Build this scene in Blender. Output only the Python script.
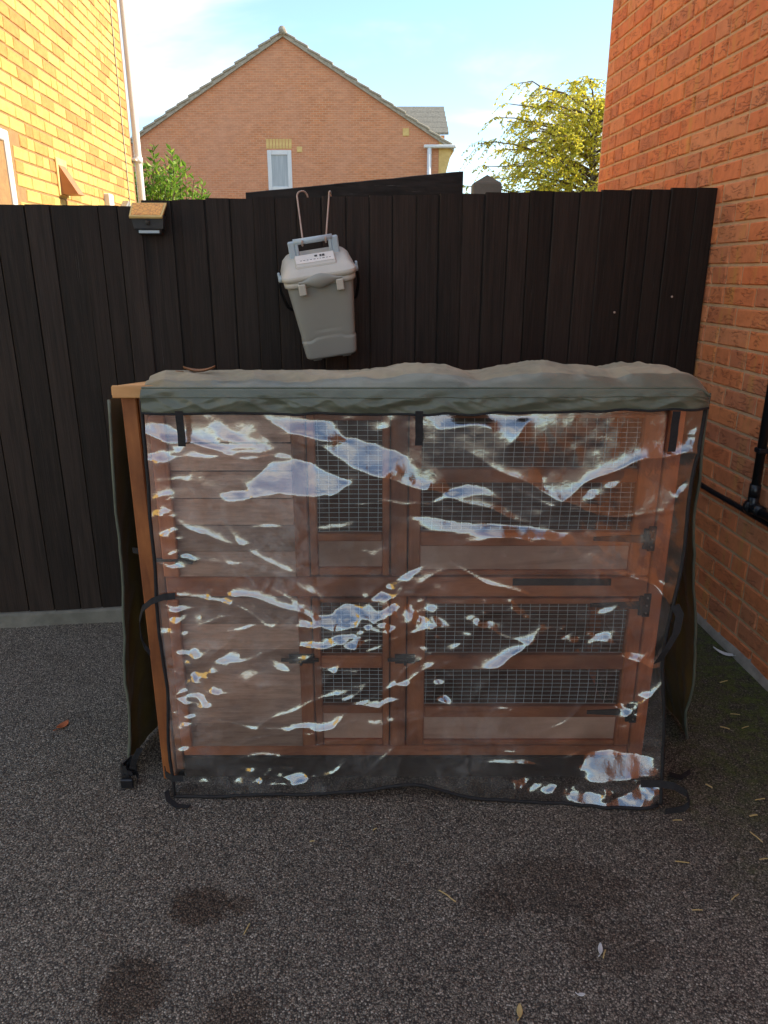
import bpy, math, random
import numpy as np
from mathutils import Vector, Matrix, Euler, noise as mn

S = bpy.context.scene
for o in list(bpy.data.objects): bpy.data.objects.remove(o)
C = S.collection
R = math.radians
random.seed(7)

# ------------------------------------------------------------------ camera
cam = bpy.data.objects.new('camera', bpy.data.cameras.new('camera'))
C.objects.link(cam)
CAM_H, PITCH, FPX = 1.40, R(18.2), 730.0
cam.location = (0, 0, CAM_H)
cam.rotation_euler = (R(90) - PITCH, 0, 0)
cam.data.sensor_fit = 'VERTICAL'
cam.data.sensor_height = 24.0
cam.data.lens = FPX / 1024 * 24.0
cam.data.clip_start = 0.05
cam.data.clip_end = 2000
S.camera = cam

# ------------------------------------------------------------------ sky and sun
SUN_EL, SUN_AZ = R(29), R(14)                 # azimuth measured from +x towards +y
w = bpy.data.worlds.new('World'); S.world = w; w.use_nodes = True
nt = w.node_tree; nt.nodes.clear()
def wn(t, **k):
    n = nt.nodes.new(t)
    for a, b in k.items(): setattr(n, a, b)
    return n
out = wn('ShaderNodeOutputWorld'); bg = wn('ShaderNodeBackground')
sky = wn('ShaderNodeTexSky', sky_type='NISHITA')
sky.sun_disc = False; sky.sun_elevation = SUN_EL; sky.sun_rotation = R(90) - SUN_AZ
sky.air_density = 1.0; sky.dust_density = 0.15; sky.ozone_density = 1.0
tc = wn('ShaderNodeTexCoord'); sep = wn('ShaderNodeSeparateXYZ')
nt.links.new(tc.outputs['Generated'], sep.inputs[0])
add = wn('ShaderNodeMath', operation='ADD'); add.inputs[1].default_value = 0.22
mx = wn('ShaderNodeMath', operation='MAXIMUM'); mx.inputs[1].default_value = 0.05
nt.links.new(sep.outputs['Z'], add.inputs[0]); nt.links.new(add.outputs[0], mx.inputs[0])
dv = wn('ShaderNodeVectorMath', operation='DIVIDE')
cmb = wn('ShaderNodeCombineXYZ')
for i in range(3): nt.links.new(mx.outputs[0], cmb.inputs[i])
nt.links.new(tc.outputs['Generated'], dv.inputs[0]); nt.links.new(cmb.outputs[0], dv.inputs[1])
mp = wn('ShaderNodeMapping'); mp.inputs['Scale'].default_value = (-0.62, 1.15, 0.25)
mp.inputs['Location'].default_value = (1.55, 1.4, 0); mp.inputs['Rotation'].default_value = (0, 0, R(12))
nt.links.new(dv.outputs[0], mp.inputs['Vector'])
nz = wn('ShaderNodeTexNoise'); nz.inputs['Scale'].default_value = 1.35; nz.inputs['Detail'].default_value = 8
nz.inputs['Roughness'].default_value = 0.52; nz.inputs['Distortion'].default_value = 0.35
nt.links.new(mp.outputs[0], nz.inputs['Vector'])
rp = wn('ShaderNodeMapRange', interpolation_type='SMOOTHSTEP')
rp.inputs['From Min'].default_value = 0.46; rp.inputs['From Max'].default_value = 0.66
rp.inputs['To Min'].default_value = 0.08; rp.inputs['To Max'].default_value = 0.95
nt.links.new(nz.outputs['Fac'], rp.inputs['Value'])
mixc = wn('ShaderNodeMix', data_type='RGBA')
CLOUD = 3.4
mixc.inputs['B'].default_value = (CLOUD, CLOUD * 0.985, CLOUD * 0.95, 1)
tint = wn('ShaderNodeMix', data_type='RGBA', blend_type='MULTIPLY'); tint.inputs['Factor'].default_value = 1.0
tint.inputs['B'].default_value = (0.66, 0.77, 0.83, 1)
nt.links.new(sky.outputs[0], tint.inputs['A'])
nt.links.new(rp.outputs[0], mixc.inputs['Factor']); nt.links.new(tint.outputs['Result'], mixc.inputs['A'])
nt.links.new(mixc.outputs['Result'], bg.inputs['Color'])
bg.inputs['Strength'].default_value = 0.118
nt.links.new(bg.outputs[0], out.inputs['Surface'])

sl = bpy.data.lights.new('sun', 'SUN'); sl.energy = 2.7; sl.angle = R(0.53); sl.color = (1.0, 0.86, 0.66)
sun = bpy.data.objects.new('sun', sl); C.objects.link(sun)
sdir = Vector((math.cos(SUN_EL) * math.cos(SUN_AZ), math.cos(SUN_EL) * math.sin(SUN_AZ), math.sin(SUN_EL)))
sun.rotation_euler = (-sdir).to_track_quat('-Z', 'Y').to_euler(); sun.location = sdir * 60

S.view_settings.view_transform = 'Standard'; S.view_settings.look = 'None'
S.view_settings.gamma = 1; S.view_settings.use_curve_mapping = False
S.view_settings.exposure = 1.8
S.render.engine = 'CYCLES'
S.cycles.max_bounces = 7; S.cycles.diffuse_bounces = 4; S.cycles.glossy_bounces = 3; S.cycles.transparent_max_bounces = 12; S.cycles.caustics_reflective = False

# ------------------------------------------------------------------ materials
class NB:
    def __init__(s, name):
        s.m = bpy.data.materials.new(name); s.m.use_nodes = True
        s.t = s.m.node_tree; s.b = s.t.nodes['Principled BSDF']; s.out = s.t.nodes['Material Output']
    def n(s, t, ins=None, **k):
        n = s.t.nodes.new(t)
        for a, b in k.items(): setattr(n, a, b)
        for a, b in (ins or {}).items(): s.put(n, a, b)
        return n
    def put(s, n, a, b):
        if isinstance(b, bpy.types.NodeSocket): s.t.links.new(b, n.inputs[a])
        else: n.inputs[a].default_value = b
    def coord(s, scale=(1, 1, 1), kind='Object', loc=(0, 0, 0)):
        c = s.n('ShaderNodeTexCoord')
        return s.n('ShaderNodeMapping', {'Vector': c.outputs[kind], 'Scale': scale, 'Location': loc}).outputs[0]
    def pos(s, scale=(1, 1, 1)):
        c = s.n('ShaderNodeNewGeometry')
        return s.n('ShaderNodeMapping', {'Vector': c.outputs['Position'], 'Scale': scale}).outputs[0]
    def noise(s, v, scale, detail=4, rough=0.55, dist=0.0):
        return s.n('ShaderNodeTexNoise', {'Vector': v, 'Scale': scale, 'Detail': detail, 'Roughness': rough, 'Distortion': dist}).outputs['Fac']
    def ramp(s, f, stops, interp='LINEAR'):
        n = s.n('ShaderNodeValToRGB', {'Fac': f}); cr = n.color_ramp; cr.interpolation = interp
        while len(cr.elements) < len(stops): cr.elements.new(0.5)
        for e, (p, c) in zip(cr.elements, stops): e.position = p; e.color = (*c, 1) if len(c) == 3 else c
        return n.outputs[0]
    def rng(s, f, a, b, c=0.0, d=1.0):
        return s.n('ShaderNodeMapRange', {'Value': f, 'From Min': a, 'From Max': b, 'To Min': c, 'To Max': d}).outputs[0]
    def mix(s, f, a, b, mode='MIX'):
        n = s.n('ShaderNodeMix', data_type='RGBA', blend_type=mode)
        s.put(n, 'Factor', f)
        for k, v in (('A', a), ('B', b)):
            s.put(n, k, (*v, 1) if isinstance(v, tuple) and len(v) == 3 else v)
        return n.outputs['Result']
    def math(s, op, a, b=0.0):
        n = s.n('ShaderNodeMath', operation=op); s.put(n, 0, a); s.put(n, 1, b); return n.outputs[0]
    def bump(s, hgt, strength=0.3, dist=0.01, prev=None):
        d = {'Height': hgt, 'Strength': strength, 'Distance': dist}
        if prev is not None: d['Normal'] = prev
        return s.n('ShaderNodeBump', d).outputs[0]
    def done(s, col=None, rough=None, nrm=None, metal=None, spec=None):
        if col is not None: s.put(s.b, 'Base Color', (*col, 1) if isinstance(col, tuple) else col)
        if rough is not None: s.put(s.b, 'Roughness', rough)
        if nrm is not None: s.put(s.b, 'Normal', nrm)
        if metal is not None: s.put(s.b, 'Metallic', metal)
        if spec is not None: s.put(s.b, 'Specular IOR Level', spec)
        return s.m

def plain(name, c1, c2=None, scale=8, rough=0.6, bump=0.0, bs=60, metal=0.0, stretch=(1, 1, 1), dist=0.004):
    b = NB(name); v = b.coord(stretch)
    c2 = c2 or tuple(x * 0.75 for x in c1)
    col = b.ramp(b.noise(v, scale, 6, 0.6), [(0.32, c2), (0.68, c1)])
    nr = b.bump(b.noise(v, bs, 5), bump, dist) if bump else None
    return b.done(col, b.rng(b.noise(v, scale * 2.3, 3), 0.3, 0.7, rough * 0.85, min(1, rough * 1.12)), nr, metal)

def wood(name, c1, c2, dark, axis='X', rough=0.55, grain=1.0, rnd=0.35, scuff=False):
    b = NB(name)
    oi = b.n('ShaderNodeObjectInfo').outputs['Random']
    st = {'X': (2.6, 17, 17), 'Z': (17, 17, 2.6), 'Y': (17, 2.6, 17)}[axis]
    c = b.n('ShaderNodeTexCoord').outputs['Object']
    off = b.n('ShaderNodeCombineXYZ', {0: b.math('MULTIPLY', oi, 7.3), 1: b.math('MULTIPLY', oi, 13.1), 2: b.math('MULTIPLY', oi, 5.7)}).outputs[0]
    ad = b.n('ShaderNodeVectorMath', operation='ADD'); b.put(ad, 0, c); b.put(ad, 1, off)
    v = b.n('ShaderNodeMapping', {'Vector': ad.outputs[0], 'Scale': st}).outputs[0]
    g = b.noise(v, 2.2 * grain, 7, 0.62, 0.6)
    blot = b.noise(ad.outputs[0], 6, 4)
    col = b.ramp(g, [(0.18, dark), (0.40, c2), (0.75, c1)])
    col = b.mix(b.rng(blot, 0.42, 0.68, 0, 0.6), col, dark)
    k = b.rng(oi, 0, 1, 1 - rnd, 1 + rnd)
    kk = b.n('ShaderNodeCombineXYZ', {0: k, 1: k, 2: k}).outputs[0]
    col = b.mix(1.0, col, kk, 'MULTIPLY')
    if scuff:
        sv = b.n('ShaderNodeMapping', {'Vector': ad.outputs[0], 'Scale': (90, 90, 7) if axis == 'Z' else (7, 90, 90)}).outputs[0]
        sc_ = b.math('MULTIPLY', b.rng(b.noise(sv, 1.0, 4, 0.7), 0.62, 0.72), b.rng(b.noise(ad.outputs[0], 3.0, 3), 0.44, 0.60))
        col = b.mix(b.math('MULTIPLY', sc_, 0.55), col, (0.22, 0.19, 0.16))
    nr = b.bump(g, 0.4 if scuff else 0.25, 0.004)
    return b.done(col, b.rng(g, 0.3, 0.7, rough + 0.12, rough - 0.08), nr, spec=0.22 if scuff else 0.4)

def brickmat(name, ramp, rough, crease, streak, fine=0.35):
    b = NB(name)
    oi = b.n('ShaderNodeObjectInfo').outputs['Random']
    geo = b.n('ShaderNodeNewGeometry').outputs['Random Per Island']
    rnd = b.math('FRACT', b.math('ADD', oi, geo))
    v = b.pos()
    col = b.ramp(rnd, ramp)
    col = b.mix(b.rng(b.noise(v, 26, 5, 0.65), 0.38, 0.72, 0, 0.55), col, b.mix(1.0, col, (0.62, 0.55, 0.5), 'MULTIPLY'))
    st = b.noise(b.pos((9, 9, 1.2)), 1.6, 3)
    col = b.mix(b.rng(st, 0.58, 0.72, 0, streak), col, (0.62, 0.33, 0.07))
    f = b.noise(v, 190, 4, 0.7)
    n1 = b.bump(f, fine, 0.003)
    wv = b.n('ShaderNodeTexWave', {'Vector': b.pos((1, 1, 2.2)), 'Scale': 6, 'Distortion': 17, 'Detail': 3, 'Detail Scale': 2.2, 'Detail Roughness': 0.6}, wave_type='BANDS', bands_direction='Z').outputs['Fac']
    gate = b.rng(b.noise(v, 13, 2), 0.46, 0.56)
    cr = b.math('MULTIPLY', b.rng(wv, 0.0, 0.22, 1, 0), gate)
    n2 = b.bump(b.math('SUBTRACT', 0.0, cr), crease, 0.006, n1)
    col = b.mix(b.math('MULTIPLY', cr, 0.5 * min(1, crease)), col, b.mix(1.0, col, (0.4, 0.35, 0.33), 'MULTIPLY'))
    return b.done(col, rough, n2)

M = {}
M['brick_red'] = brickmat('rustic red brick', [(0.0, (0.76, 0.215, 0.075)), (0.25, (0.70, 0.21, 0.08)), (0.5, (0.82, 0.27, 0.095)), (0.75, (0.60, 0.20, 0.09)), (1.0, (0.78, 0.30, 0.13))], 0.85, 0.78, 0.5)
M['brick_buff'] = brickmat('buff brick', [(0.0, (0.60, 0.42, 0.11)), (0.5, (0.66, 0.47, 0.14)), (0.72, (0.62, 0.41, 0.12)), (0.80, (0.56, 0.31, 0.085)), (1.0, (0.52, 0.25, 0.07))], 0.9, 0.2, 0.2, 0.15)
M['mortar'] = plain('sandy mortar', (0.68, 0.44, 0.25), (0.54, 0.34, 0.19), 30, 0.95, 0.5, 240)
M['mortar_buff'] = plain('brown mortar', (0.36, 0.22, 0.09), (0.28, 0.16, 0.07), 30, 0.95, 0.4, 240)
M['fence'] = wood('dark stained fence board', (0.044, 0.030, 0.0235), (0.027, 0.0185, 0.0155), (0.010, 0.0080, 0.0072), 'Z', 0.58, 1.0, 0.30, True)
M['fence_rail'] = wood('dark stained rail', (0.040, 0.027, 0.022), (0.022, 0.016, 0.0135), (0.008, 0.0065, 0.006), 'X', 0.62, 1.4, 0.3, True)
M['hutch'] = wood('red brown stained wood', (0.84, 0.29, 0.115), (0.60, 0.18, 0.068), (0.18, 0.048, 0.022), 'X', 0.5, 1.0, 0.16)
M['hutch_v'] = wood('red brown stained upright', (0.84, 0.29, 0.115), (0.60, 0.18, 0.068), (0.18, 0.048, 0.022), 'Z', 0.5, 1.0, 0.16)
M['board'] = wood('faded brown cladding', (0.94, 0.58, 0.42), (0.80, 0.45, 0.315), (0.44, 0.21, 0.14), 'X', 0.6, 0.55, 0.36)
M['raw'] = wood('orange plywood', (0.74, 0.42, 0.18), (0.62, 0.32, 0.12), (0.40, 0.18, 0.07), 'X', 0.6)
M['post'] = wood('orange brown post', (0.62, 0.22, 0.065), (0.44, 0.14, 0.042), (0.14, 0.04, 0.018), 'Z', 0.55)
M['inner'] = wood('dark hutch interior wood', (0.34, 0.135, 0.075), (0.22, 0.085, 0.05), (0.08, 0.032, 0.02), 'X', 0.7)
M['iron'] = plain('black iron', (0.02, 0.02, 0.022), (0.012, 0.012, 0.014), 30, 0.45, 0.2, 90)
M['wire'] = plain('galvanised wire', (0.92, 0.90, 0.86), (0.80, 0.77, 0.73), 40, 0.45, metal=0.2)
M['web'] = plain('black webbing', (0.014, 0.014, 0.017), (0.008, 0.008, 0.010), 60, 0.75, 0.4, 400)
M['concrete'] = plain('grey concrete', (0.20, 0.19, 0.16), (0.12, 0.115, 0.095), 9, 0.95, 0.5, 80)
M['render'] = plain('pale cement strip', (0.36, 0.31, 0.26), (0.20, 0.165, 0.14), 14, 0.95, 0.5, 90)
M['pvc'] = plain('white plastic', (0.80, 0.80, 0.78), (0.74, 0.74, 0.72), 4, 0.35)
M['black_pvc'] = plain('black plastic', (0.016, 0.016, 0.018), (0.010, 0.010, 0.012), 12, 0.32, 0.1, 60)
M['caddy'] = plain('grey plastic', (0.36, 0.36, 0.33), (0.33, 0.33, 0.30), 5, 0.42, 0.06, 300)
M['caddy_lid'] = plain('light grey plastic lid', (0.60, 0.57, 0.50), (0.52, 0.49, 0.43), 9, 0.4, 0.06, 300)
M['caddy_handle'] = plain('blue grey plastic', (0.48, 0.58, 0.64), (0.42, 0.50, 0.57), 9, 0.4)
M['paper'] = plain('white paper sticker', (0.85, 0.80, 0.74), (0.76, 0.71, 0.65), 30, 0.6)
M['ink'] = plain('dark print', (0.06, 0.055, 0.05), None, 30, 0.7)
M['copper'] = plain('pale coated wire', (0.55, 0.43, 0.36), (0.42, 0.30, 0.24), 30, 0.4, metal=0.3)
M['lampgrey'] = plain('dark grey plastic', (0.055, 0.057, 0.062), (0.042, 0.044, 0.048), 30, 0.5)
M['glass'] = plain('window glass', (0.10, 0.13, 0.15), (0.07, 0.09, 0.11), 3, 0.08)
M['curtain'] = plain('pale net curtain', (0.55, 0.58, 0.58), (0.36, 0.40, 0.42), 3, 0.8, 0, 40, stretch=(14, 1, 0.6))
M['straw'] = plain('dry straw', (0.62, 0.48, 0.22), (0.50, 0.36, 0.14), 30, 0.6)
M['white_bit'] = plain('white feather', (0.72, 0.72, 0.72), (0.58, 0.58, 0.58), 30, 0.8)
M['dry_leaf'] = plain('dry brown leaf', (0.30, 0.14, 0.06), (0.20, 0.08, 0.03), 30, 0.7)
M['red_leaf'] = plain('dry red leaf', (0.50, 0.14, 0.05), (0.34, 0.09, 0.03), 30, 0.7)
M['bark'] = plain('birch bark', (0.34, 0.31, 0.26), (0.10, 0.08, 0.06), 14, 0.9, 0.5, 40, stretch=(1, 1, 3))
M['twig'] = plain('brown twig', (0.16, 0.11, 0.06), (0.10, 0.07, 0.04), 14, 0.9)
M['terracotta'] = plain('terracotta plastic hood', (0.42, 0.19, 0.08), (0.36, 0.15, 0.06), 14, 0.6)
M['steel'] = plain('brushed metal', (0.4, 0.38, 0.36), (0.25, 0.24, 0.22), 14, 0.4, metal=0.6)

def leafmat(name, cols):
    b = NB(name)
    rnd = b.n('ShaderNodeNewGeometry').outputs['Random Per Island']
    col = b.ramp(rnd, cols)
    tr = b.n('ShaderNodeBsdfTranslucent', {'Color': col}).outputs[0]
    b.done(col, 0.45)
    m = b.n('ShaderNodeMixShader', {0: 0.5, 1: b.b.outputs[0], 2: tr})
    b.t.links.new(m.outputs[0], b.out.inputs['Surface'])
    return b.m
M['laurel'] = leafmat('glossy green leaves', [(0.0, (0.10, 0.20, 0.02)), (0.5, (0.20, 0.36, 0.04)), (1.0, (0.38, 0.50, 0.07))])
M['birch'] = leafmat('yellow green birch leaves', [(0.0, (0.45, 0.48, 0.05)), (0.5, (0.72, 0.66, 0.06)), (1.0, (0.92, 0.76, 0.08))])

def canvasmat(name, c1, c2, dirt, r0=0.30, r1=0.50):
    b = NB(name); v = b.pos()
    col = b.ramp(b.noise(v, 5, 6, 0.6), [(0.3, c2), (0.7, c1)])
    col = b.mix(b.rng(b.noise(v, 11, 6, 0.7), 0.50, 0.75, 0, 0.55), col, dirt)
    n1 = b.bump(b.noise(v, 420, 2), 0.15, 0.002)
    n2 = b.bump(b.noise(b.pos((1, 1, 1.6)), 22, 4, 0.55, 0.8), 0.12, 0.006, b.bump(b.noise(b.pos((1, 1, 1.5)), 95, 4, 0.6, 2.2), 0.16, 0.004, n1))
    b.put(b.b, 'Sheen Weight', 0.08); b.put(b.b, 'Sheen Roughness', 0.4)
    return b.done(col, b.rng(b.noise(v, 9, 4), 0.3, 0.7, r0, r1), n2)
M['canvas'] = canvasmat('olive green waterproof canvas', (0.135, 0.152, 0.112), (0.085, 0.100, 0.076), (0.20, 0.19, 0.135))
M['lining'] = canvasmat('brown canvas lining', (0.19, 0.125, 0.035), (0.135, 0.088, 0.026), (0.07, 0.047, 0.018))
M['faded_sheen'] = canvasmat('faded canvas top with painted sheen', (0.40, 0.34, 0.23), (0.20, 0.19, 0.13), (0.11, 0.12, 0.085), 0.6, 0.85)  # tan fading of the canvas, with grazing sky sheen painted in as cream

def clearmat():
    b = NB('crumpled clear plastic sheet'); v = b.pos()
    fres = b.n('ShaderNodeFresnel', {'IOR': 1.6}).outputs[0]
    rf = b.math('ADD', b.math('MULTIPLY', fres, 1.0), 0.195)
    rip = b.noise(v, 58, 5, 0.6, 0.9)
    nb = b.bump(rip, 0.15, 0.004)
    trn = b.n('ShaderNodeBsdfTransparent', {'Color': (0.97, 0.97, 0.965, 1)}).outputs[0]
    gl = b.n('ShaderNodeBsdfGlossy', {'Color': (1, 1, 1, 1), 'Roughness': 0.03, 'Normal': nb}).outputs[0]
    gl2 = b.n('ShaderNodeBsdfGlossy', {'Color': (1, 1, 1, 1), 'Roughness': 0.18, 'Normal': nb}).outputs[0]
    gl = b.n('ShaderNodeMixShader', {0: 0.20, 1: gl, 2: gl2}).outputs[0]
    mx = b.n('ShaderNodeMixShader', {0: rf, 1: trn, 2: gl}).outputs[0]
    dif = b.n('ShaderNodeBsdfDiffuse', {'Color': (0.72, 0.72, 0.72, 1)}).outputs[0]
    big = b.noise(v, 3.2, 5, 0.6); fine = b.noise(v, 24, 6, 0.7, 0.8); spk = b.noise(v, 210, 2, 0.5)
    z = b.n('ShaderNodeSeparateXYZ', {0: v}).outputs
    hz = b.math('MULTIPLY', b.rng(big, 0.44, 0.64), b.rng(fine, 0.38, 0.70))
    hz = b.math('MULTIPLY', hz, b.rng(z[0], 0.25, -0.25, 0.6, 1.35))
    dirt = b.math('ADD', b.math('MULTIPLY', hz, 0.20), b.math('MULTIPLY', b.rng(spk, 0.68, 0.78), 0.20))
    dirt = b.math('ADD', dirt, 0.004)
    m2 = b.n('ShaderNodeMixShader', {0: dirt, 1: mx, 2: dif}).outputs[0]
    b.t.links.new(m2, b.out.inputs['Surface'])
    return b.m
M['clear'] = clearmat()

def asphalt():
    b = NB('worn tarmac'); v = b.pos()
    vo = b.n('ShaderNodeTexVoronoi', {'Vector': v, 'Scale': 250, 'Randomness': 1.0})
    vo2 = b.n('ShaderNodeTexVoronoi', {'Vector': v, 'Scale': 520, 'Randomness': 1.0})
    cellv = b.n('ShaderNodeSeparateXYZ', {0: vo.outputs['Color']}).outputs[0]
    cellw = b.n('ShaderNodeSeparateXYZ', {0: vo2.outputs['Color']}).outputs[1]
    stone = b.ramp(cellv, [(0.0, (0.035, 0.031, 0.027)), (0.45, (0.185, 0.160, 0.128)), (0.8, (0.35, 0.305, 0.245)), (0.94, (0.60, 0.53, 0.43)), (1.0, (0.95, 0.86, 0.72))])
    st2 = b.ramp(cellw, [(0.0, (0.030, 0.027, 0.024)), (0.6, (0.175, 0.150, 0.120)), (1.0, (0.52, 0.45, 0.365))])
    col = b.mix(0.45, stone, st2)
    gap = b.rng(vo.outputs['Distance'], 0.45, 0.72, 0, 0.85)
    col = b.mix(gap, col, (0.028, 0.024, 0.023))
    big = b.noise(v, 1.3, 5, 0.6); mid = b.noise(v, 7, 5, 0.65)
    col = b.mix(b.rng(big, 0.35, 0.7, 0, 0.35), col, b.mix(1.0, col, (0.60, 0.57, 0.55), 'MULTIPLY'))
    col = b.mix(b.rng(mid, 0.52, 0.75, 0, 0.5), col, b.mix(1.0, col, (0.5, 0.48, 0.46), 'MULTIPLY'))
    xyz = b.n('ShaderNodeSeparateXYZ', {0: v}).outputs
    wob = b.math('MULTIPLY', b.math('SUBTRACT', b.noise(v, 26, 8, 0.85), 0.5), 2.6)
    def spot(cx, cy, rx, ry):
        dx = b.math('DIVIDE', b.math('SUBTRACT', xyz[0], cx), rx); dy = b.math('DIVIDE', b.math('SUBTRACT', xyz[1], cy), ry)
        d = b.math('SQRT', b.math('ADD', b.math('MULTIPLY', dx, dx), b.math('MULTIPLY', dy, dy)))
        return b.rng(b.math('ADD', d, wob), 0.80, 1.02, 1, 0)
    for (cx, cy, rx, ry, k) in [(-0.425, 1.325, 0.075, 0.062, .8), (-0.335, 1.33, 0.035, 0.03, .6), (-0.52, 1.115, 0.075, 0.085, .75), (-0.29, 1.07, 0.07, 0.045, .6), (0.42, 1.38, 0.20, 0.10, .5), (0.25, 1.33, 0.06, 0.05, .4), (0.50, 1.22, 0.12, 0.08, .4)]:
        col = b.mix(b.math('MULTIPLY', spot(cx, cy, rx, ry), k), col, b.mix(1.0, col, (0.36, 0.27, 0.22), 'MULTIPLY'))
    # moss in the damp strip along the right-hand wall
    wd = b.math('ADD', b.math('SUBTRACT', 1.30, xyz[0]), b.math('MULTIPLY', b.math('SUBTRACT', b.noise(v, 5, 6, 0.7), 0.5), 0.9))
    moss = b.math('MULTIPLY', b.rng(wd, 0.05, 0.50, 1, 0), b.rng(b.noise(v, 24, 6, 0.75), 0.40, 0.62))
    mossc = b.ramp(b.noise(v, 60, 4, 0.7), [(0.3, (0.026, 0.038, 0.009)), (0.7, (0.15, 0.205, 0.024))])
    yb = b.rng(xyz[1], 1.15, 1.65)
    damp = b.math('MULTIPLY', b.rng(wd, 0.1, 0.80, 0.80, 0), yb)
    col = b.mix(damp, col, b.mix(1.0, col, (0.34, 0.34, 0.30), 'MULTIPLY'))
    col = b.mix(b.math('MULTIPLY', b.math('MULTIPLY', moss, yb), 0.82), col, mossc)
    hgt = b.math('SUBTRACT', 1.0, vo.outputs['Distance'])
    n1 = b.bump(hgt, 0.55, 0.006); n2 = b.bump(b.noise(v, 420, 3), 0.3, 0.002, n1)
    return b.done(col, b.rng(cellv, 0, 1, 0.72, 0.92), n2, spec=0.35)
M['tarmac'] = asphalt()

def farbrick():
    b = NB('far orange brickwork')
    c = b.n('ShaderNodeTexCoord').outputs['Object']
    x = b.n('ShaderNodeSeparateXYZ', {0: c}).outputs
    v = b.n('ShaderNodeCombineXYZ', {0: x[0], 1: x[2], 2: 0.0}).outputs[0]
    br = b.n('ShaderNodeTexBrick', {'Vector': v, 'Color1': (0.78, 0.30, 0.13, 1), 'Color2': (0.64, 0.24, 0.11, 1), 'Mortar': (0.74, 0.46, 0.27, 1),
             'Scale': 1.5, 'Mortar Size': 0.009, 'Brick Width': 0.225, 'Row Height': 0.075, 'Bias': 0.0})
    col = b.mix(b.rng(b.noise(c, 0.9, 6, 0.65), 0.38, 0.66, 0, 0.75), br.outputs['Color'], (0.74, 0.37, 0.22))
    col = b.mix(b.rng(b.noise(b.n('ShaderNodeMapping', {'Vector': c, 'Scale': (4, 1, 12)}).outputs[0], 1.0, 6, 0.75), 0.36, 0.66, 0, 0.8), col, b.mix(1.0, col, (0.76, 0.70, 0.66), 'MULTIPLY'))
    return b.done(col, 0.9, b.bump(b.noise(c, 60, 3), 0.3, 0.004))
M['farbrick'] = farbrick()
M['tile'] = plain('grey brown roof tile', (0.50, 0.44, 0.34), (0.32, 0.28, 0.21), 18, 0.9, 0.5, 60)
M['slate'] = plain('grey roof tile', (0.26, 0.25, 0.21), (0.14, 0.135, 0.115), 22, 0.9, 0.5, 60)
M['soffit'] = plain('buff brick corbel', (0.84, 0.60, 0.24), (0.70, 0.46, 0.16), 9, 0.9)
def panelmat():
    b = NB('amber crazed solar panel'); v = b.coord()
    k = b.n('ShaderNodeTexVoronoi', {'Vector': v, 'Scale': 70}, feature='DISTANCE_TO_EDGE').outputs['Distance']
    col = b.ramp(k, [(0.0, (0.50, 0.17, 0.03)), (0.10, (0.95, 0.42, 0.06)), (1.0, (0.97, 0.52, 0.11))])
    return b.done(col, 0.25)
M['solar'] = panelmat()

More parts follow.
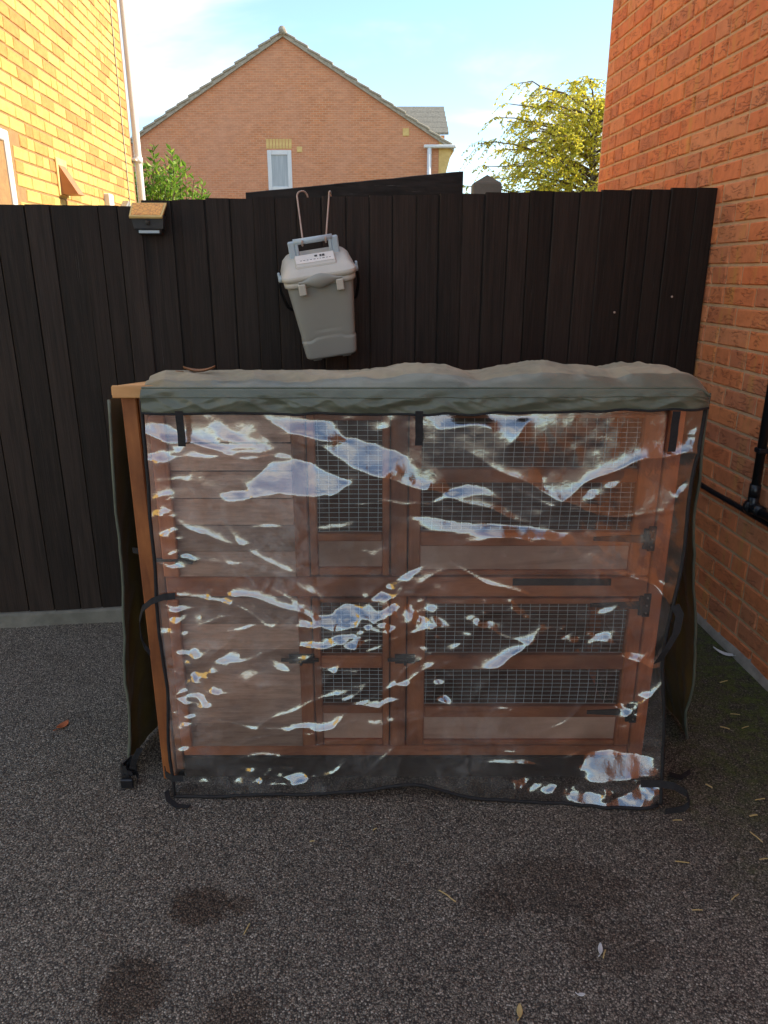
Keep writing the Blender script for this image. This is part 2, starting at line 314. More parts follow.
# ------------------------------------------------------------------ mesh helpers
class MB:
    def __init__(s): s.v = []; s.f = []; s.mi = []; s.sm = []
    def add(s, vs, fs, mi=0, smooth=False):
        o = len(s.v); s.v += [tuple(p) for p in vs]
        for f in fs: s.f.append(tuple(o + i for i in f)); s.mi.append(mi); s.sm.append(smooth)
    def box(s, x0, x1, y0, y1, z0, z1, bev=0.0, mi=0, M4=None):
        if bev <= 0:
            vs = [(x, y, z) for x in (x0, x1) for y in (y0, y1) for z in (z0, z1)]
            fs = [(0, 1, 3, 2), (4, 6, 7, 5), (0, 4, 5, 1), (2, 3, 7, 6), (0, 2, 6, 4), (1, 5, 7, 3)]
        else:
            cx, cy, cz = (x0 + x1) / 2, (y0 + y1) / 2, (z0 + z1) / 2
            h = ((x1 - x0) / 2, (y1 - y0) / 2, (z1 - z0) / 2); b = min(bev, *[q * 0.49 for q in h])
            vs, idx = [], {}
            for sx in (-1, 1):
                for sy in (-1, 1):
                    for sz in (-1, 1):
                        for a in range(3):
                            e = [h[0] - b, h[1] - b, h[2] - b]; e[a] = h[a]
                            idx[(sx, sy, sz, a)] = len(vs); vs.append((cx + sx * e[0], cy + sy * e[1], cz + sz * e[2]))
            fs = []
            for a in range(3):
                u, w_ = (a + 1) % 3, (a + 2) % 3
                for sg in (-1, 1):
                    q = []
                    for (p1, p2) in ((-1, -1), (1, -1), (1, 1), (-1, 1)):
                        k = [0, 0, 0]; k[a] = sg; k[u] = p1; k[w_] = p2; q.append(idx[(*k, a)])
                    fs.append(q if sg > 0 else q[::-1])
                for p1 in (-1, 1):
                    for p2 in (-1, 1):
                        q = []
                        for (sg, ax) in ((-1, u), (1, u), (1, w_), (-1, w_)):
                            k = [0, 0, 0]; k[a] = sg; k[u] = p1; k[w_] = p2; q.append(idx[(*k, ax)])
                        fs.append(q if p1 * p2 < 0 else q[::-1])
            for sx in (-1, 1):
                for sy in (-1, 1):
                    for sz in (-1, 1):
                        q = [idx[(sx, sy, sz, a)] for a in range(3)]
                        fs.append(q if sx * sy * sz > 0 else q[::-1])
        if M4 is not None: vs = [M4 @ Vector(p) for p in vs]
        s.add(vs, fs, mi); return s
    def tube(s, pts, r, n=8, mi=0, caps=True, smooth=True):
        pts = [Vector(p) for p in pts]; rs = r if isinstance(r, (list, tuple)) else [r] * len(pts)
        o = []; fs = []; up = None
        for i, p in enumerate(pts):
            d = (pts[min(i + 1, len(pts) - 1)] - pts[max(i - 1, 0)]).normalized()
            if up is None: up = d.orthogonal().normalized()
            up = (up - d * up.dot(d)).normalized() if (up - d * up.dot(d)).length > 1e-6 else d.orthogonal().normalized()
            sd = d.cross(up)
            for k in range(n):
                a = 2 * math.pi * k / n; o.append(p + (up * math.cos(a) + sd * math.sin(a)) * rs[i])
        for i in range(len(pts) - 1):
            for k in range(n): fs.append((i * n + k, i * n + (k + 1) % n, (i + 1) * n + (k + 1) % n, (i + 1) * n + k))
        if caps: fs.append(tuple(range(n))[::-1]); fs.append(tuple((len(pts) - 1) * n + k for k in range(n)))
        s.add(o, fs, mi, smooth); return s
    def ribbon(s, pts, width, thick=0.0018, wd=(1, 0, 0), mi=0):
        """flat webbing strap along pts, width direction wd"""
        wd = Vector(wd).normalized(); o = []; fs = []; pts = [Vector(p) for p in pts]
        for i, p in enumerate(pts):
            d = (pts[min(i + 1, len(pts) - 1)] - pts[max(i - 1, 0)]).normalized(); n = d.cross(wd).normalized()
            for a, c in ((-1, -1), (1, -1), (1, 1), (-1, 1)): o.append(p + wd * a * width / 2 + n * c * thick / 2)
        for i in range(len(pts) - 1):
            for k in range(4): fs.append((i * 4 + k, i * 4 + (k + 1) % 4, (i + 1) * 4 + (k + 1) % 4, (i + 1) * 4 + k))
        fs.append((3, 2, 1, 0)); L = (len(pts) - 1) * 4; fs.append((L, L + 1, L + 2, L + 3))
        s.add(o, fs, mi, False); return s
    def loft(s, rings, mi=0, smooth=True, cap0=True, cap1=True):
        n = len(rings[0]); o = [p for r in rings for p in r]; fs = []
        for i in range(len(rings) - 1):
            for k in range(n): fs.append((i * n + k, i * n + (k + 1) % n, (i + 1) * n + (k + 1) % n, (i + 1) * n + k))
        if cap0: fs.append(tuple(range(n))[::-1])
        if cap1: fs.append(tuple((len(rings) - 1) * n + k for k in range(n)))
        s.add(o, fs, mi, smooth); return s
    def grid(s, P, mi=0, smooth=True, flip=False):
        nu, nv = len(P), len(P[0]); o = [p for r in P for p in r]; fs = []
        for i in range(nu - 1):
            for j in range(nv - 1):
                q = (i * nv + j, (i + 1) * nv + j, (i + 1) * nv + j + 1, i * nv + j + 1)
                fs.append(q[::-1] if flip else q)
        s.add(o, fs, mi, smooth); return s
    def mesh(s, name, mats):
        me = bpy.data.meshes.new(name); me.from_pydata(s.v, [], s.f)
        for m in (mats if isinstance(mats, (list, tuple)) else [mats]): me.materials.append(M[m] if isinstance(m, str) else m)
        me.polygons.foreach_set('material_index', s.mi); me.polygons.foreach_set('use_smooth', s.sm)
        me.update(); return me
    def build(s, name, mats, parent=None, loc=None, rot=None):
        o = bpy.data.objects.new(name, s.mesh(name, mats)); C.objects.link(o)
        if parent is not None: o.parent = parent
        if loc is not None: o.location = loc
        if rot is not None: o.rotation_euler = rot
        return o

def tag(o, label=None, cat=None, group=None, kind=None):
    for k, v in (('label', label), ('category', cat), ('group', group), ('kind', kind)):
        if v: o[k] = v
    return o
def empty(name, loc=(0, 0, 0), rot=(0, 0, 0), label=None, cat=None, group=None):
    o = bpy.data.objects.new(name, None); C.objects.link(o); o.location = loc; o.rotation_euler = rot
    o.empty_display_size = 0.1
    return tag(o, label, cat, group)
def box(name, mat, parent, x0, x1, y0, y1, z0, z1, bev=0.002):
    """a box part whose origin sits at its centre"""
    cx, cy, cz = (x0 + x1) / 2, (y0 + y1) / 2, (z0 + z1) / 2
    return MB().box(x0 - cx, x1 - cx, y0 - cy, y1 - cy, z0 - cz, z1 - cz, bev).build(name, mat, parent, (cx, cy, cz))
def inst(name, me, parent, loc, rot=(0, 0, 0), sc=(1, 1, 1)):
    o = bpy.data.objects.new(name, me); C.objects.link(o); o.parent = parent
    o.location = loc; o.rotation_euler = rot; o.scale = sc; return o
def see(p):
    """where a world point falls in the frame (used only to rank which bricks show largest)"""
    x, y, z = p; c, s_ = math.cos(PITCH), math.sin(PITCH); zc = y * c - (z - CAM_H) * s_
    if zc < 0.1: return None
    return 384 + FPX * x / zc, 512 + FPX * (-(z - CAM_H) * c - y * s_) / zc, zc
def nz3(x, y, z=0.0): return mn.noise(Vector((x, y, z)))

# ------------------------------------------------------------------ ground
g = MB(); n = 3
g.add([(-300, -300, 0), (300, -300, 0), (300, 300, 0), (-300, 300, 0)], [(0, 1, 2, 3)])
tag(g.build('ground', 'tarmac'), kind='structure')

# ------------------------------------------------------------------ brick houses either side
PSI = R(3.65)
def brick_variants(L):
    out_ = []
    for k in range(4):
        rr = random.Random(100 + k); H = 0.065; b = 0.0045
        def j(a=0.0016): return rr.uniform(-a, a)
        vs = [(0.03, sy * L / 2, sz * H / 2) for sy, sz in ((-1, -1), (1, -1), (1, 1), (-1, 1))]
        vs += [(-0.0015, sy * L / 2 + j(), sz * H / 2 + j(0.001)) for sy, sz in ((-1, -1), (1, -1), (1, 1), (-1, 1))]
        vs += [(-0.0055 + j(0.0012), sy * (L / 2 - b) + j(), sz * (H / 2 - b) + j(0.001)) for sy, sz in ((-1, -1), (1, -1), (1, 1), (-1, 1))]
        fs = [(11, 10, 9, 8)]
        for i in range(4):
            q = (i + 1) % 4
            fs.append((4 + i, 8 + i, 8 + q, 4 + q)); fs.append((i, 4 + i, 4 + q, q))
        out_.append((vs, fs))
    return out_
LONG, HALF = brick_variants(0.215), brick_variants(0.1025)
def brickwork(house, mat, side, y0, y1, z1, limit, skip=None, seed=1, vis=None):
    """lay bricks on the local plane x=0 facing local -x (side=-1) or +x (side=+1)"""
    rr = random.Random(seed); items = []
    for c in range(int(z1 / 0.075)):
        z = 0.0375 + c * 0.075; y = y0 - (0.1125 if c % 2 else 0)
        while y < y1 - 0.05:
            split = rr.random() < 0.2
            segs = [(y + 0.05125, HALF), (y + 0.16375, HALF)] if split else [(y + 0.1075, LONG)]
            for yc, var in segs:
                ln = 0.1025 if var is HALF else 0.215
                if yc + ln / 2 > y1 + 0.001:
                    if yc - ln / 2 + 0.1025 <= y1 + 0.001: var = HALF; yc = yc - ln / 2 + 0.05125
                    else: continue
                if skip and skip(yc, z): continue
                items.append((yc, z, var, rr.randrange(4)))
            y += 0.225
    Mw = Matrix.Translation(house.location) @ Matrix.Rotation(PSI, 4, 'Z')
    score = []
    for i, (yc, z, var, k) in enumerate(items):
        p = see(Mw @ Vector((0, yc, z))); q = see(Mw @ Vector((0, yc + 0.1, z + 0.07)))
        a = 0
        if p and q and -8 < p[0] < 776 and -8 < p[1] < 720 and vis(p[0], p[1]): a = abs(p[0] - q[0]) * abs(p[1] - q[1]) * (1 if var is LONG else 0.5)
        score.append((a, i))
    top = {i for a, i in sorted(score, reverse=True)[:limit] if a > 0}
    mesh = {}
    for nm, var in (('l', LONG), ('h', HALF)):
        for k, (vs, fs) in enumerate(var):
            b = MB(); vv = vs if side < 0 else [(-x, -y, z) for x, y, z in vs]
            b.add(vv, fs); mesh[(nm, k)] = b.mesh('brick', mat)
    rest = MB()
    for i, (yc, z, var, k) in enumerate(items):
        if i in top:
            inst('brick', mesh[('l' if var is LONG else 'h', k)], house, (0, yc, z), (rr.uniform(-.006, .006), 0, rr.uniform(-.004, .004)))
        else:
            vs, fs = var[k]; vv = vs if side < 0 else [(-x, -y, zz) for x, y, zz in vs]
            rest.add([(x, y + yc, zz + z) for x, y, zz in vv], fs)
    tag(rest.build('brickwork', mat, house), kind='stuff')
    return len(top)

# right-hand house
RH = empty('brick_house', (1.336, 2.75, 0), (0, 0, PSI), 'orange red rustic brick house wall close on the right beside the hutch', 'house')
box('mortar_bed', 'mortar', RH, 0.0, 0.10, -2.6, 1.80, 0.0, 4.4, 0)
box('wall', 'brick_red', RH, 0.101, 6.0, -5.2, 1.795, 0.0, 4.4, 0)
box('wall', 'brick_red', RH, 0.0, 0.099, -5.2, -2.603, 0.0, 4.4, 0)
rb = MB(); rb.add([(-0.25, -5.4, 4.35), (-0.25, 1.95, 4.35), (3.0, 1.95, 6.2), (3.0, -5.4, 6.2), (6.25, -5.4, 4.35), (6.25, 1.95, 4.35),
                   (-0.25, -5.4, 4.45), (-0.25, 1.95, 4.45), (3.0, 1.95, 6.3), (3.0, -5.4, 6.3), (6.25, -5.4, 4.45), (6.25, 1.95, 4.45)],
                  [(0, 1, 2, 3), (3, 2, 5, 4), (6, 9, 8, 7), (9, 10, 11, 8), (0, 6, 7, 1), (4, 5, 11, 10), (1, 7, 8, 2), (2, 8, 11, 5), (0, 3, 9, 6), (3, 4, 10, 9)])
rb.build('roof', 'tile', RH)
def vis_r(px, py):
    if py < 189: return px > 590
    if py < 380: return px > 688
    return px > 690
brickwork(RH, 'brick_red', -1, -2.6, 1.80, 4.4, 296, seed=4, vis=vis_r)
st = MB()
P = []
for i in range(61):
    y = -2.6 + i * (4.38 / 60); hh = 0.030 + 0.012 * nz3(y * 5, 3); d = 0.014 + 0.004 * nz3(y * 7, 9)
    P.append([(0.0, y, hh + 0.004), (-d, y, hh - 0.006), (-d - 0.006 + 0.005 * nz3(y * 11, 1), y, 0.0)])
st.grid(P); st.build('cement_strip', 'render', RH)

# black waste pipe and cable on that wall
WP = empty('waste_pipe', (1.336, 2.75, 0), (0, 0, PSI), 'black plastic waste pipe with elbow bending down the brick wall', 'pipe')
PX_, PY_ = -0.036, -0.262
b = MB(); b.tube([(PX_, PY_, 0.63), (PX_, PY_, 2.2)], 0.0155, 16); b.build('upright_pipe', 'black_pvc', WP)
b = MB(); b.tube([(PX_, PY_ - .03, 0.600), (PX_, -1.7, 0.588)], 0.0155, 16); b.build('lower_pipe', 'black_pvc', WP)
b = MB()
b.tube([(PX_, PY_, 0.685), (PX_, PY_, 0.64)], 0.0195, 16)
b.tube([(PX_, PY_, 0.65), (PX_, PY_, 0.622), (PX_, PY_ - .005, 0.610), (PX_, PY_ - .014, 0.602), (PX_, PY_ - .03, 0.600)], 0.0185, 16)
b.tube([(PX_, PY_ - .01, 0.600), (PX_, PY_ - .06, 0.600)], 0.0205, 16)
b.tube([(PX_ , PY_ + .016, 0.600), (PX_, PY_ - .006, 0.600)], 0.027, 20)
b.build('elbow', 'black_pvc', WP)
box('clip', 'black_pvc', WP, PX_ - .018, -0.003, PY_ - .018, PY_ + .018, 0.80, 0.818, 0.003)
cb = MB(); cb.tube([(-0.013, -1.6 + i * 0.1, 0.562 + 0.003 * nz3(i * .7, 2)) for i in range(33)], 0.0105, 10)
WC = cb.build('wall_cable', 'black_pvc', None, (1.336, 2.75, 0), (0, 0, PSI))
tag(WC, 'thin black cable running level along the brick wall below the pipe elbow', 'cable')

# left-hand house
LH = empty('brick_house', (-2.18, 5.20, 0), (0, 0, PSI), 'sunlit yellow buff brick house wall at upper left behind the fence', 'house')
LY0, LY1 = -2.0, 2.22
box('mortar_bed', 'mortar_buff', LH, -0.10, 0.0, LY0, LY1 - .003, 0.0, 5.0, 0)
box('wall', 'brick_buff', LH, -6.0, -0.101, LY0, 2.22, 0.0, 5.0, 0)
box('movement_joint', 'tile', LH, -0.10, 0.0125, 1.93, 1.945, 0.0, 5.0, 0)
brickwork(LH, 'brick_buff', 1, LY0, LY1 - 0.005, 5.0, 296, skip=lambda y, z: (y < -0.54 and 1.0 < z < 2.18), seed=9,
          vis=lambda px, py: py < 206 and px < 142)
# downpipe
b = MB(); b.tube([(0.040, 2.265, 0.05), (0.040, 2.265, 5.0)], 0.034, 16); dp = b.build('downpipe', 'pvc', LH)
for z in (2.36, 4.2):
    b = MB(); b.tube([(0.040, 2.265, z), (0.040, 2.265, z + 0.05)], 0.041, 16); b.box(-.02, 0.040, 2.18, 2.265, z + .012, z + .03, .002); b.build('pipe_bracket', 'pvc', dp)
# window at frame edge
wi = box('window', 'pvc', LH, -0.09, 0.012, -0.66, -0.60, 1.05, 2.16, 0.006)
wi2 = MB(); wi2.box(-0.09, 0.012, -1.45, -0.662, 2.10, 2.16, 0.006); wi2.box(-0.09, 0.012, -1.45, -0.662, 1.05, 1.11, 0.006); wi2.box(-0.09, 0.012, -1.52, -1.452, 1.05, 2.16, .006)
wi2.box(-0.075, -0.012, -0.735, -0.664, 1.112, 2.098, .008); wi2.box(-0.075, -0.012, -1.448, -1.38, 1.112, 2.098, .008)
wi2.build('window_frame', 'pvc', LH)
box('pane', 'glass', LH, -0.06, -0.05, -1.38, -0.735, 1.112, 2.098, 0)
# vent hood (a wedge fixed to the wall)
b = MB(); yv, zv = 0.22, 1.90; hw = 0.07
b.add([(0, yv - hw, zv), (0.125, yv - hw, zv), (0, yv - hw, zv + 0.21), (0, yv + hw, zv), (0.125, yv + hw, zv), (0, yv + hw, zv + 0.21),
       (0.012, yv - hw - .004, zv + .01)],
      [(0, 1, 2), (3, 5, 4), (1, 4, 5, 2), (0, 3, 4, 1), (0, 2, 5, 3)])
vh = b.build('vent_hood', 'terracotta', LH)
b = MB(); b.box(-0.002, 0.016, yv - hw - .03, yv + hw + .03, zv - .01, zv + .225, .003); b.build('back_plate', 'soffit', LH)
# little wall fixture: white box with a metal bracket
box('white_box', 'pvc', LH, 0.0, 0.05, 1.16, 1.28, 1.72, 2.0, 0.006)
b = MB(); b.tube([(0.05, 1.27, 1.78), (0.09, 1.30, 1.82), (0.11, 1.34, 1.90)], 0.012, 8); b.box(0.08, 0.14, 1.30, 1.44, 1.87, 1.94, .008, 0, Matrix.Translation((0.11, 1.37, 1.905)) @ Matrix.Rotation(.5, 4, 'X') @ Matrix.Translation((-0.11, -1.37, -1.905)))
b.build('lamp_bracket', 'steel', LH)

# house across the drive, behind the viewer: the plastic sheet mirrors its sunlit wall
OH = empty('brick_house', (-11.0, -4.0, 0), (0, 0, PSI), 'buff brick house across the drive, mirrored in the clear plastic sheet', 'house')
box('wall', 'brick_buff', OH, -6.0, 0.0, -7.0, 5.0, 0.0, 4.8, 0)
b = MB(); b.add([(.3, -7.2, 4.75), (.3, 5.2, 4.75), (-3, 5.2, 6.8), (-3, -7.2, 6.8), (-6.3, -7.2, 4.75), (-6.3, 5.2, 4.75)], [(0, 1, 2, 3), (3, 2, 5, 4), (0, 3, 4), (1, 5, 2)]); b.build('roof', 'tile', OH)

# ------------------------------------------------------------------ far gable house
FH = empty('brick_house', (-2.40, 20.0, 0), (0, 0, 0), 'distant orange brick gable house with one white window', 'house')
HWd, EV, AP = 4.03, 4.30, 6.72
b = MB()
b.add([(-HWd, 0, 0), (HWd - .27, 0, 0), (HWd - .27, 0, AP - (AP - EV) / HWd * (HWd - .27)), (0, 0, AP), (-HWd, 0, EV)], [(0, 1, 2, 3, 4)])
b.add([(-HWd, 0, 0), (HWd - .27, 0, 0), (HWd - .27, 9, 0), (-HWd, 9, 0), (-HWd, 0, EV), (HWd - .27, 0, EV), (HWd - .27, 9, EV), (-HWd, 9, EV)], [(0, 4, 7, 3), (1, 2, 6, 5), (3, 7, 6, 2)])
b.build('wall', 'farbrick', FH)
sl_ = (AP - EV) / HWd
rf = MB()
for sx in (-1, 1):
    x1, z1 = sx * (HWd + 0.10), AP + 0.05 - sl_ * (HWd + 0.10)
    vs = [(0, -0.07, AP - .02), (x1, -0.07, z1 - .05), (x1, 9, z1 - .05), (0, 9, AP - .02), (0, -0.07, AP + .10), (x1, -0.07, z1 + .07), (x1, 9, z1 + .07), (0, 9, AP + .10)]
    rf.add(vs, [(0, 1, 2, 3), (4, 7, 6, 5), (0, 4, 5, 1), (1, 5, 6, 2)])
roof = rf.build('roof', 'tile', FH)
vt = MB(); vt.box(-0.17, 0.17, -0.10, 0.10, -0.018, 0.028, .010); vme = vt.mesh('verge_tile', 'tile')
for sx in (-1, 1):
    for i in range(14):
        t = (i + 0.5) / 14; x = sx * t * (HWd + .05)
        inst('verge_tile', vme, roof, (x, 0, AP + 0.085 - sl_ * abs(x) + (0.012 if i % 2 else 0)), (0, sx * (math.atan(sl_) - 0.10), 0))
b = MB(); b.tube([(0, -0.15, AP + .09), (0, 9, AP + .09)], 0.09, 10); b.build('ridge', 'tile', roof)
# corbelled buff corner, gutter, downpipe
b = MB(); kx = HWd - .27
b.add([(kx, -0.02, 2.9), (kx + .12, -0.02, 2.9), (kx + .12, -0.02, 3.5), (kx + .34, -0.02, EV + .02), (kx, -0.02, EV + .32), (kx, .5, 2.9), (kx + .12, .5, 2.9), (kx + .12, .5, 3.5), (kx + .34, .5, EV + .02), (kx, .5, EV + .32)],
      [(0, 1, 2, 3, 4), (1, 6, 7, 2), (2, 7, 8, 3), (3, 8, 9, 4)])
b.add([(kx, 0.5, 0), (kx + .1, .5, 0), (kx + .1, 9, 0), (kx, 9, 0), (kx, 0.5, EV), (kx + .1, .5, EV), (kx + .1, 9, EV), (kx, 9, EV)], [(0, 1, 5, 4), (1, 2, 6, 5)])
b.box(kx - .002, kx + .12, -0.02, .5, 0, 2.899)
b.build('corner_corbel', 'soffit', FH)
b = MB(); b.box(kx - .38, kx + .42, -0.16, -0.04, EV + .0, EV + .075, .02); gt = b.build('gutter', 'pvc', FH)
b = MB(); b.tube([(kx - .24, -0.10, 0), (kx - .24, -0.10, EV)], 0.055, 12); b.build('downpipe', 'pvc', gt)
# window
wx0, wx1, wz0, wz1 = -0.50, 0.10, 3.32, 4.27
wn_ = empty('window'); wn_.parent = FH
for (a, c, d, e) in ((wx0, wx0 + .10, wz0, wz1), (wx1 - .10, wx1, wz0, wz1), (wx0 + .101, wx1 - .101, wz1 - .11, wz1), (wx0 + .101, wx1 - .101, wz0, wz0 + .12)):
    box('frame', 'pvc', wn_, a, c, -0.03, 0.05, d, e, .01)
box('pane', 'curtain', wn_, wx0 + .10, wx1 - .10, -0.005, 0.01, wz0 + .12, wz1 - .11, 0)
for i in range(8):
    x = wx0 - .02 + (wx1 - wx0 + .04) * (i + .5) / 8; box('soldier_brick', 'soffit', FH, x - .033, x + .033, -0.012, 0.05, wz1 + .03, wz1 + .25, .004)
box('vent', 'soffit', FH, 0.24, 0.37, -0.02, 0.02, 4.22, 4.35, .01)
box('vent', 'soffit', FH, 2.86, 3.02, -0.02, 0.02, 4.58, 4.76, .01)
# roof of the wing beyond
NR = empty('neighbour_roof', (-2.4, 22.0, 0), (0, 0, 0), 'grey tiled roof slope showing behind the gable house at its right', 'roof')
for i in range(5):
    z0 = 4.95 + i * 0.17; y0 = 0.0 + i * 0.25
    b = MB(); x1 = 4.15 - .012 * i
    b.add([(2.0, y0 - .03, z0 - .02), (x1, y0 - .03, z0 - .02), (x1, y0 + .26, z0 + .18), (2.0, y0 + .26, z0 + .18), (2.0, y0 - .03, z0 + .04), (x1, y0 - .03, z0 + .04), (x1, y0 + .26, z0 + .23), (2.0, y0 + .26, z0 + .23)],
          [(0, 1, 5, 4), (4, 5, 6, 7), (1, 2, 6, 5)])
    b.build('tile_course', 'slate', NR)
box('wall', 'farbrick', NR, 2.0, 4.05, 0.05, 3, 0, 4.93, 0)

# ------------------------------------------------------------------ trees
def leaf(mb, p, d, L, W, rr):
    d = d.normalized(); s_ = d.cross(Vector((rr.uniform(-1, 1), rr.uniform(-1, 1), rr.uniform(-1, 1)))).normalized()
    u = d.cross(s_) * L * 0.12
    mb.add([p, p + d * L * .45 + s_ * W + u, p + d * L, p + d * L * .45 - s_ * W + u], [(0, 1, 2, 3)])
def shrub():
    rr = random.Random(5)
    t = empty('laurel_shrub', (-2.47, 9.0, 0), label='bright green leafy shrub between the buff house downpipe and far gable', cat='shrub')
    st = MB(); cr = MB()
    for i in range(64):
        a = rr.uniform(0, 6.28); r0 = 0.46 * math.sqrt(rr.random()); top = 2.62 - 0.5 * (r0 / .46) ** 2 + rr.uniform(-.22, .17)
        base = Vector((rr.uniform(-.15, .15), rr.uniform(-.15, .15), 0)); tip = Vector((r0 * math.cos(a), r0 * math.sin(a), top))
        pts = [base.lerp(tip, k / 6) + Vector((0, 0, 0.15 * math.sin(math.pi * k / 6))) for k in range(7)]
        st.tube(pts, [0.014 - .0017 * k for k in range(7)], 5, caps=False)
        for k in range(42):
            q = 0.5 + 0.5 * k / 41; i0 = min(5, int(q * 6)); p = pts[i0].lerp(pts[i0 + 1], q * 6 - i0)
            an = k * 2.4 + rr.uniform(-.4, .4); d = Vector((math.cos(an), math.sin(an), rr.uniform(0.25, 1.1)))
            leaf(cr, p, d, rr.uniform(.07, .125), rr.uniform(.014, .024), rr)
    st.build('stem', 'twig', t); tag(cr.build('foliage', 'laurel', t), kind='stuff')
shrub()
def birch(name, loc, H, Rd, seed, label, nb, lean=0):
    rr = random.Random(seed); t = empty(name, loc, label=label, cat='tree')
    tr = MB(); tp = [Vector((lean * (k / 8) ** 2 + .05 * nz3(k, seed), .05 * nz3(k, seed + 9), H * .94 * k / 8)) for k in range(9)]
    tr.tube(tp, [0.11 * (1 - k / 9.5) + .01 for k in range(9)], 10, caps=False); tr.build('trunk', 'bark', t)
    lm = MB(); cr = MB()
    for i in range(nb):
        q = 0.28 + 0.70 * (i + rr.random()) / nb; i0 = min(7, int(q * 8)); p0 = tp[i0].lerp(tp[i0 + 1], q * 8 - i0)
        a = i * 2.4 + rr.uniform(-.5, .5); Lb = Rd * (1.12 - 0.72 * q) * rr.uniform(.7, 1.15)
        d = Vector((math.cos(a), math.sin(a), 0)); pts = []
        for k in range(8):
            s_ = k / 7; pts.append(p0 + d * Lb * s_ + Vector((0, 0, Lb * (0.55 * s_ - 0.30 * s_ * s_))) + Vector((rr.uniform(-1, 1), rr.uniform(-1, 1), rr.uniform(-1, 1))) * .04 * s_)
        lm.tube(pts, [.022 * (1 - s_ / 8.5) + .003 for s_ in range(8)], 5, caps=False)
        for k in range(20):
            s_ = rr.uniform(.25, 1.0); j0 = min(6, int(s_ * 7)); b0 = pts[j0].lerp(pts[j0 + 1], s_ * 7 - j0)
            dd = (d * rr.uniform(-.1, .9) + Vector((rr.uniform(-.8, .8), rr.uniform(-.8, .8), rr.uniform(-.2, .6)))).normalized(); Lt = rr.uniform(.25, .6)
            tw = [b0 + dd * Lt * m + Vector((0, 0, -Lt * .8 * m * m)) for m in (0, .33, .66, 1)]
            lm.tube(tw, [.005, .004, .003, .002], 3, caps=False)
            for m in range(20):
                s2 = rr.uniform(.1, 1); j1 = min(2, int(s2 * 3)); pp = tw[j1].lerp(tw[j1 + 1], s2 * 3 - j1)
                leaf(cr, pp, Vector((rr.uniform(-1, 1), rr.uniform(-1, 1), rr.uniform(-1.2, .3))), rr.uniform(.035, .085), rr.uniform(.010, .022), rr)
    lm.build('branch', 'twig', t); tag(cr.build('crown', 'birch', t), kind='stuff')
birch('birch_tree', (3.90, 14.5, 0), 4.55, 3.1, 3, 'yellow green birch tree in front of the right house corner, behind the fence', 120, -.2)

# ------------------------------------------------------------------ behind the fence: shed edge and concrete post
SH = empty('garden_shed', (-0.13, 3.50, 0), (0, 0, R(1)), 'dark sloping timber shed edge rising above the fence boards', 'shed')
b = MB()
NP = 40; P = []
for i in range(NP + 1):
    s_ = i / NP; x = -0.475 + 0.95 * s_; zt = 1.73 + 0.088 * s_ + .003 * nz3(x * 9, 4); P.append((x, zt))
rows = []
for (x, zt) in P:
    rows.append([(x, -0.03, 1.45), (x, -0.03 + .004 * nz3(x * 6, 7), zt - .05), (x, -0.028, zt - .003), (x, -0.022, zt), (x, 0.03, zt), (x, 0.03, 1.45)])
b.grid(rows, smooth=False, flip=True); b.add([rows[-1][i] for i in range(6)], [tuple(range(6))]); b.add([rows[0][i] for i in range(6)], [tuple(range(6))[::-1]])
b.build('barge_board', 'fence_rail', SH)
box('wall', 'fence_rail', SH, -0.46, 0.46, 0.04, 0.9, 0, 1.62, 0)
b = MB(); b.add([(-0.48, .035, 1.70), (.48, .035, 1.785), (.48, .95, 1.60), (-.48, .95, 1.60), (-0.48, .035, 1.66), (.48, .035, 1.66), (.48, .95, 1.57), (-.48, .95, 1.57)], [(0, 1, 2, 3), (0, 4, 5, 1), (1, 5, 6, 2), (3, 7, 4, 0), (7, 6, 5, 4)])
b.build('roof', 'tile', SH)
CP = MB(); CP.box(-0.072, 0.072, -0.05, 0.05, 0, 1.825, .004)
CP.add([(-0.070, -.048, 1.8255), (.070, -.048, 1.8255), (.070, .048, 1.8255), (-.070, .048, 1.8255), (0.0, -.02, 1.866), (0.0, .02, 1.866)], [(0, 1, 4), (1, 2, 5, 4), (2, 3, 5), (3, 0, 4, 5)])
tag(CP.build('concrete_post', 'concrete', None, (0.521, 4.05, 0)), 'weathered concrete post with pointed top, beside the shed edge', 'post')

# ------------------------------------------------------------------ fence
FA = math.atan(0.115)
def fy(x): return 3.105 + 0.115 * (x - 1.313)
def fence_board_mesh():
    b = MB(); w2 = 0.5
    # feather edged: thick edge left, thin edge tucked under the next board; unit width and height
    vs = []
    for z in (0.0, 0.25, 0.5, 0.75, 1.0):
        vs += [(-w2, -0.008, z), (-w2 + .03, -0.0105, z), (w2 - .045, -0.0065, z), (w2 - .04, 0.001, z), (w2 + .06, 0.001, z), (w2 + .06, 0.006, z), (-w2, 0.006, z)]
    fs = []
    for k in range(4):
        for i in range(7): fs.append((k * 7 + i, k * 7 + (i + 1) % 7, (k + 1) * 7 + (i + 1) % 7, (k + 1) * 7 + i))
    fs.append((6, 5, 4, 3, 2, 1, 0)); fs.append((28, 29, 30, 31, 32, 33, 34))
    b.add(vs, fs); return b.mesh('fence_board', 'fence')
FBM = fence_board_mesh()
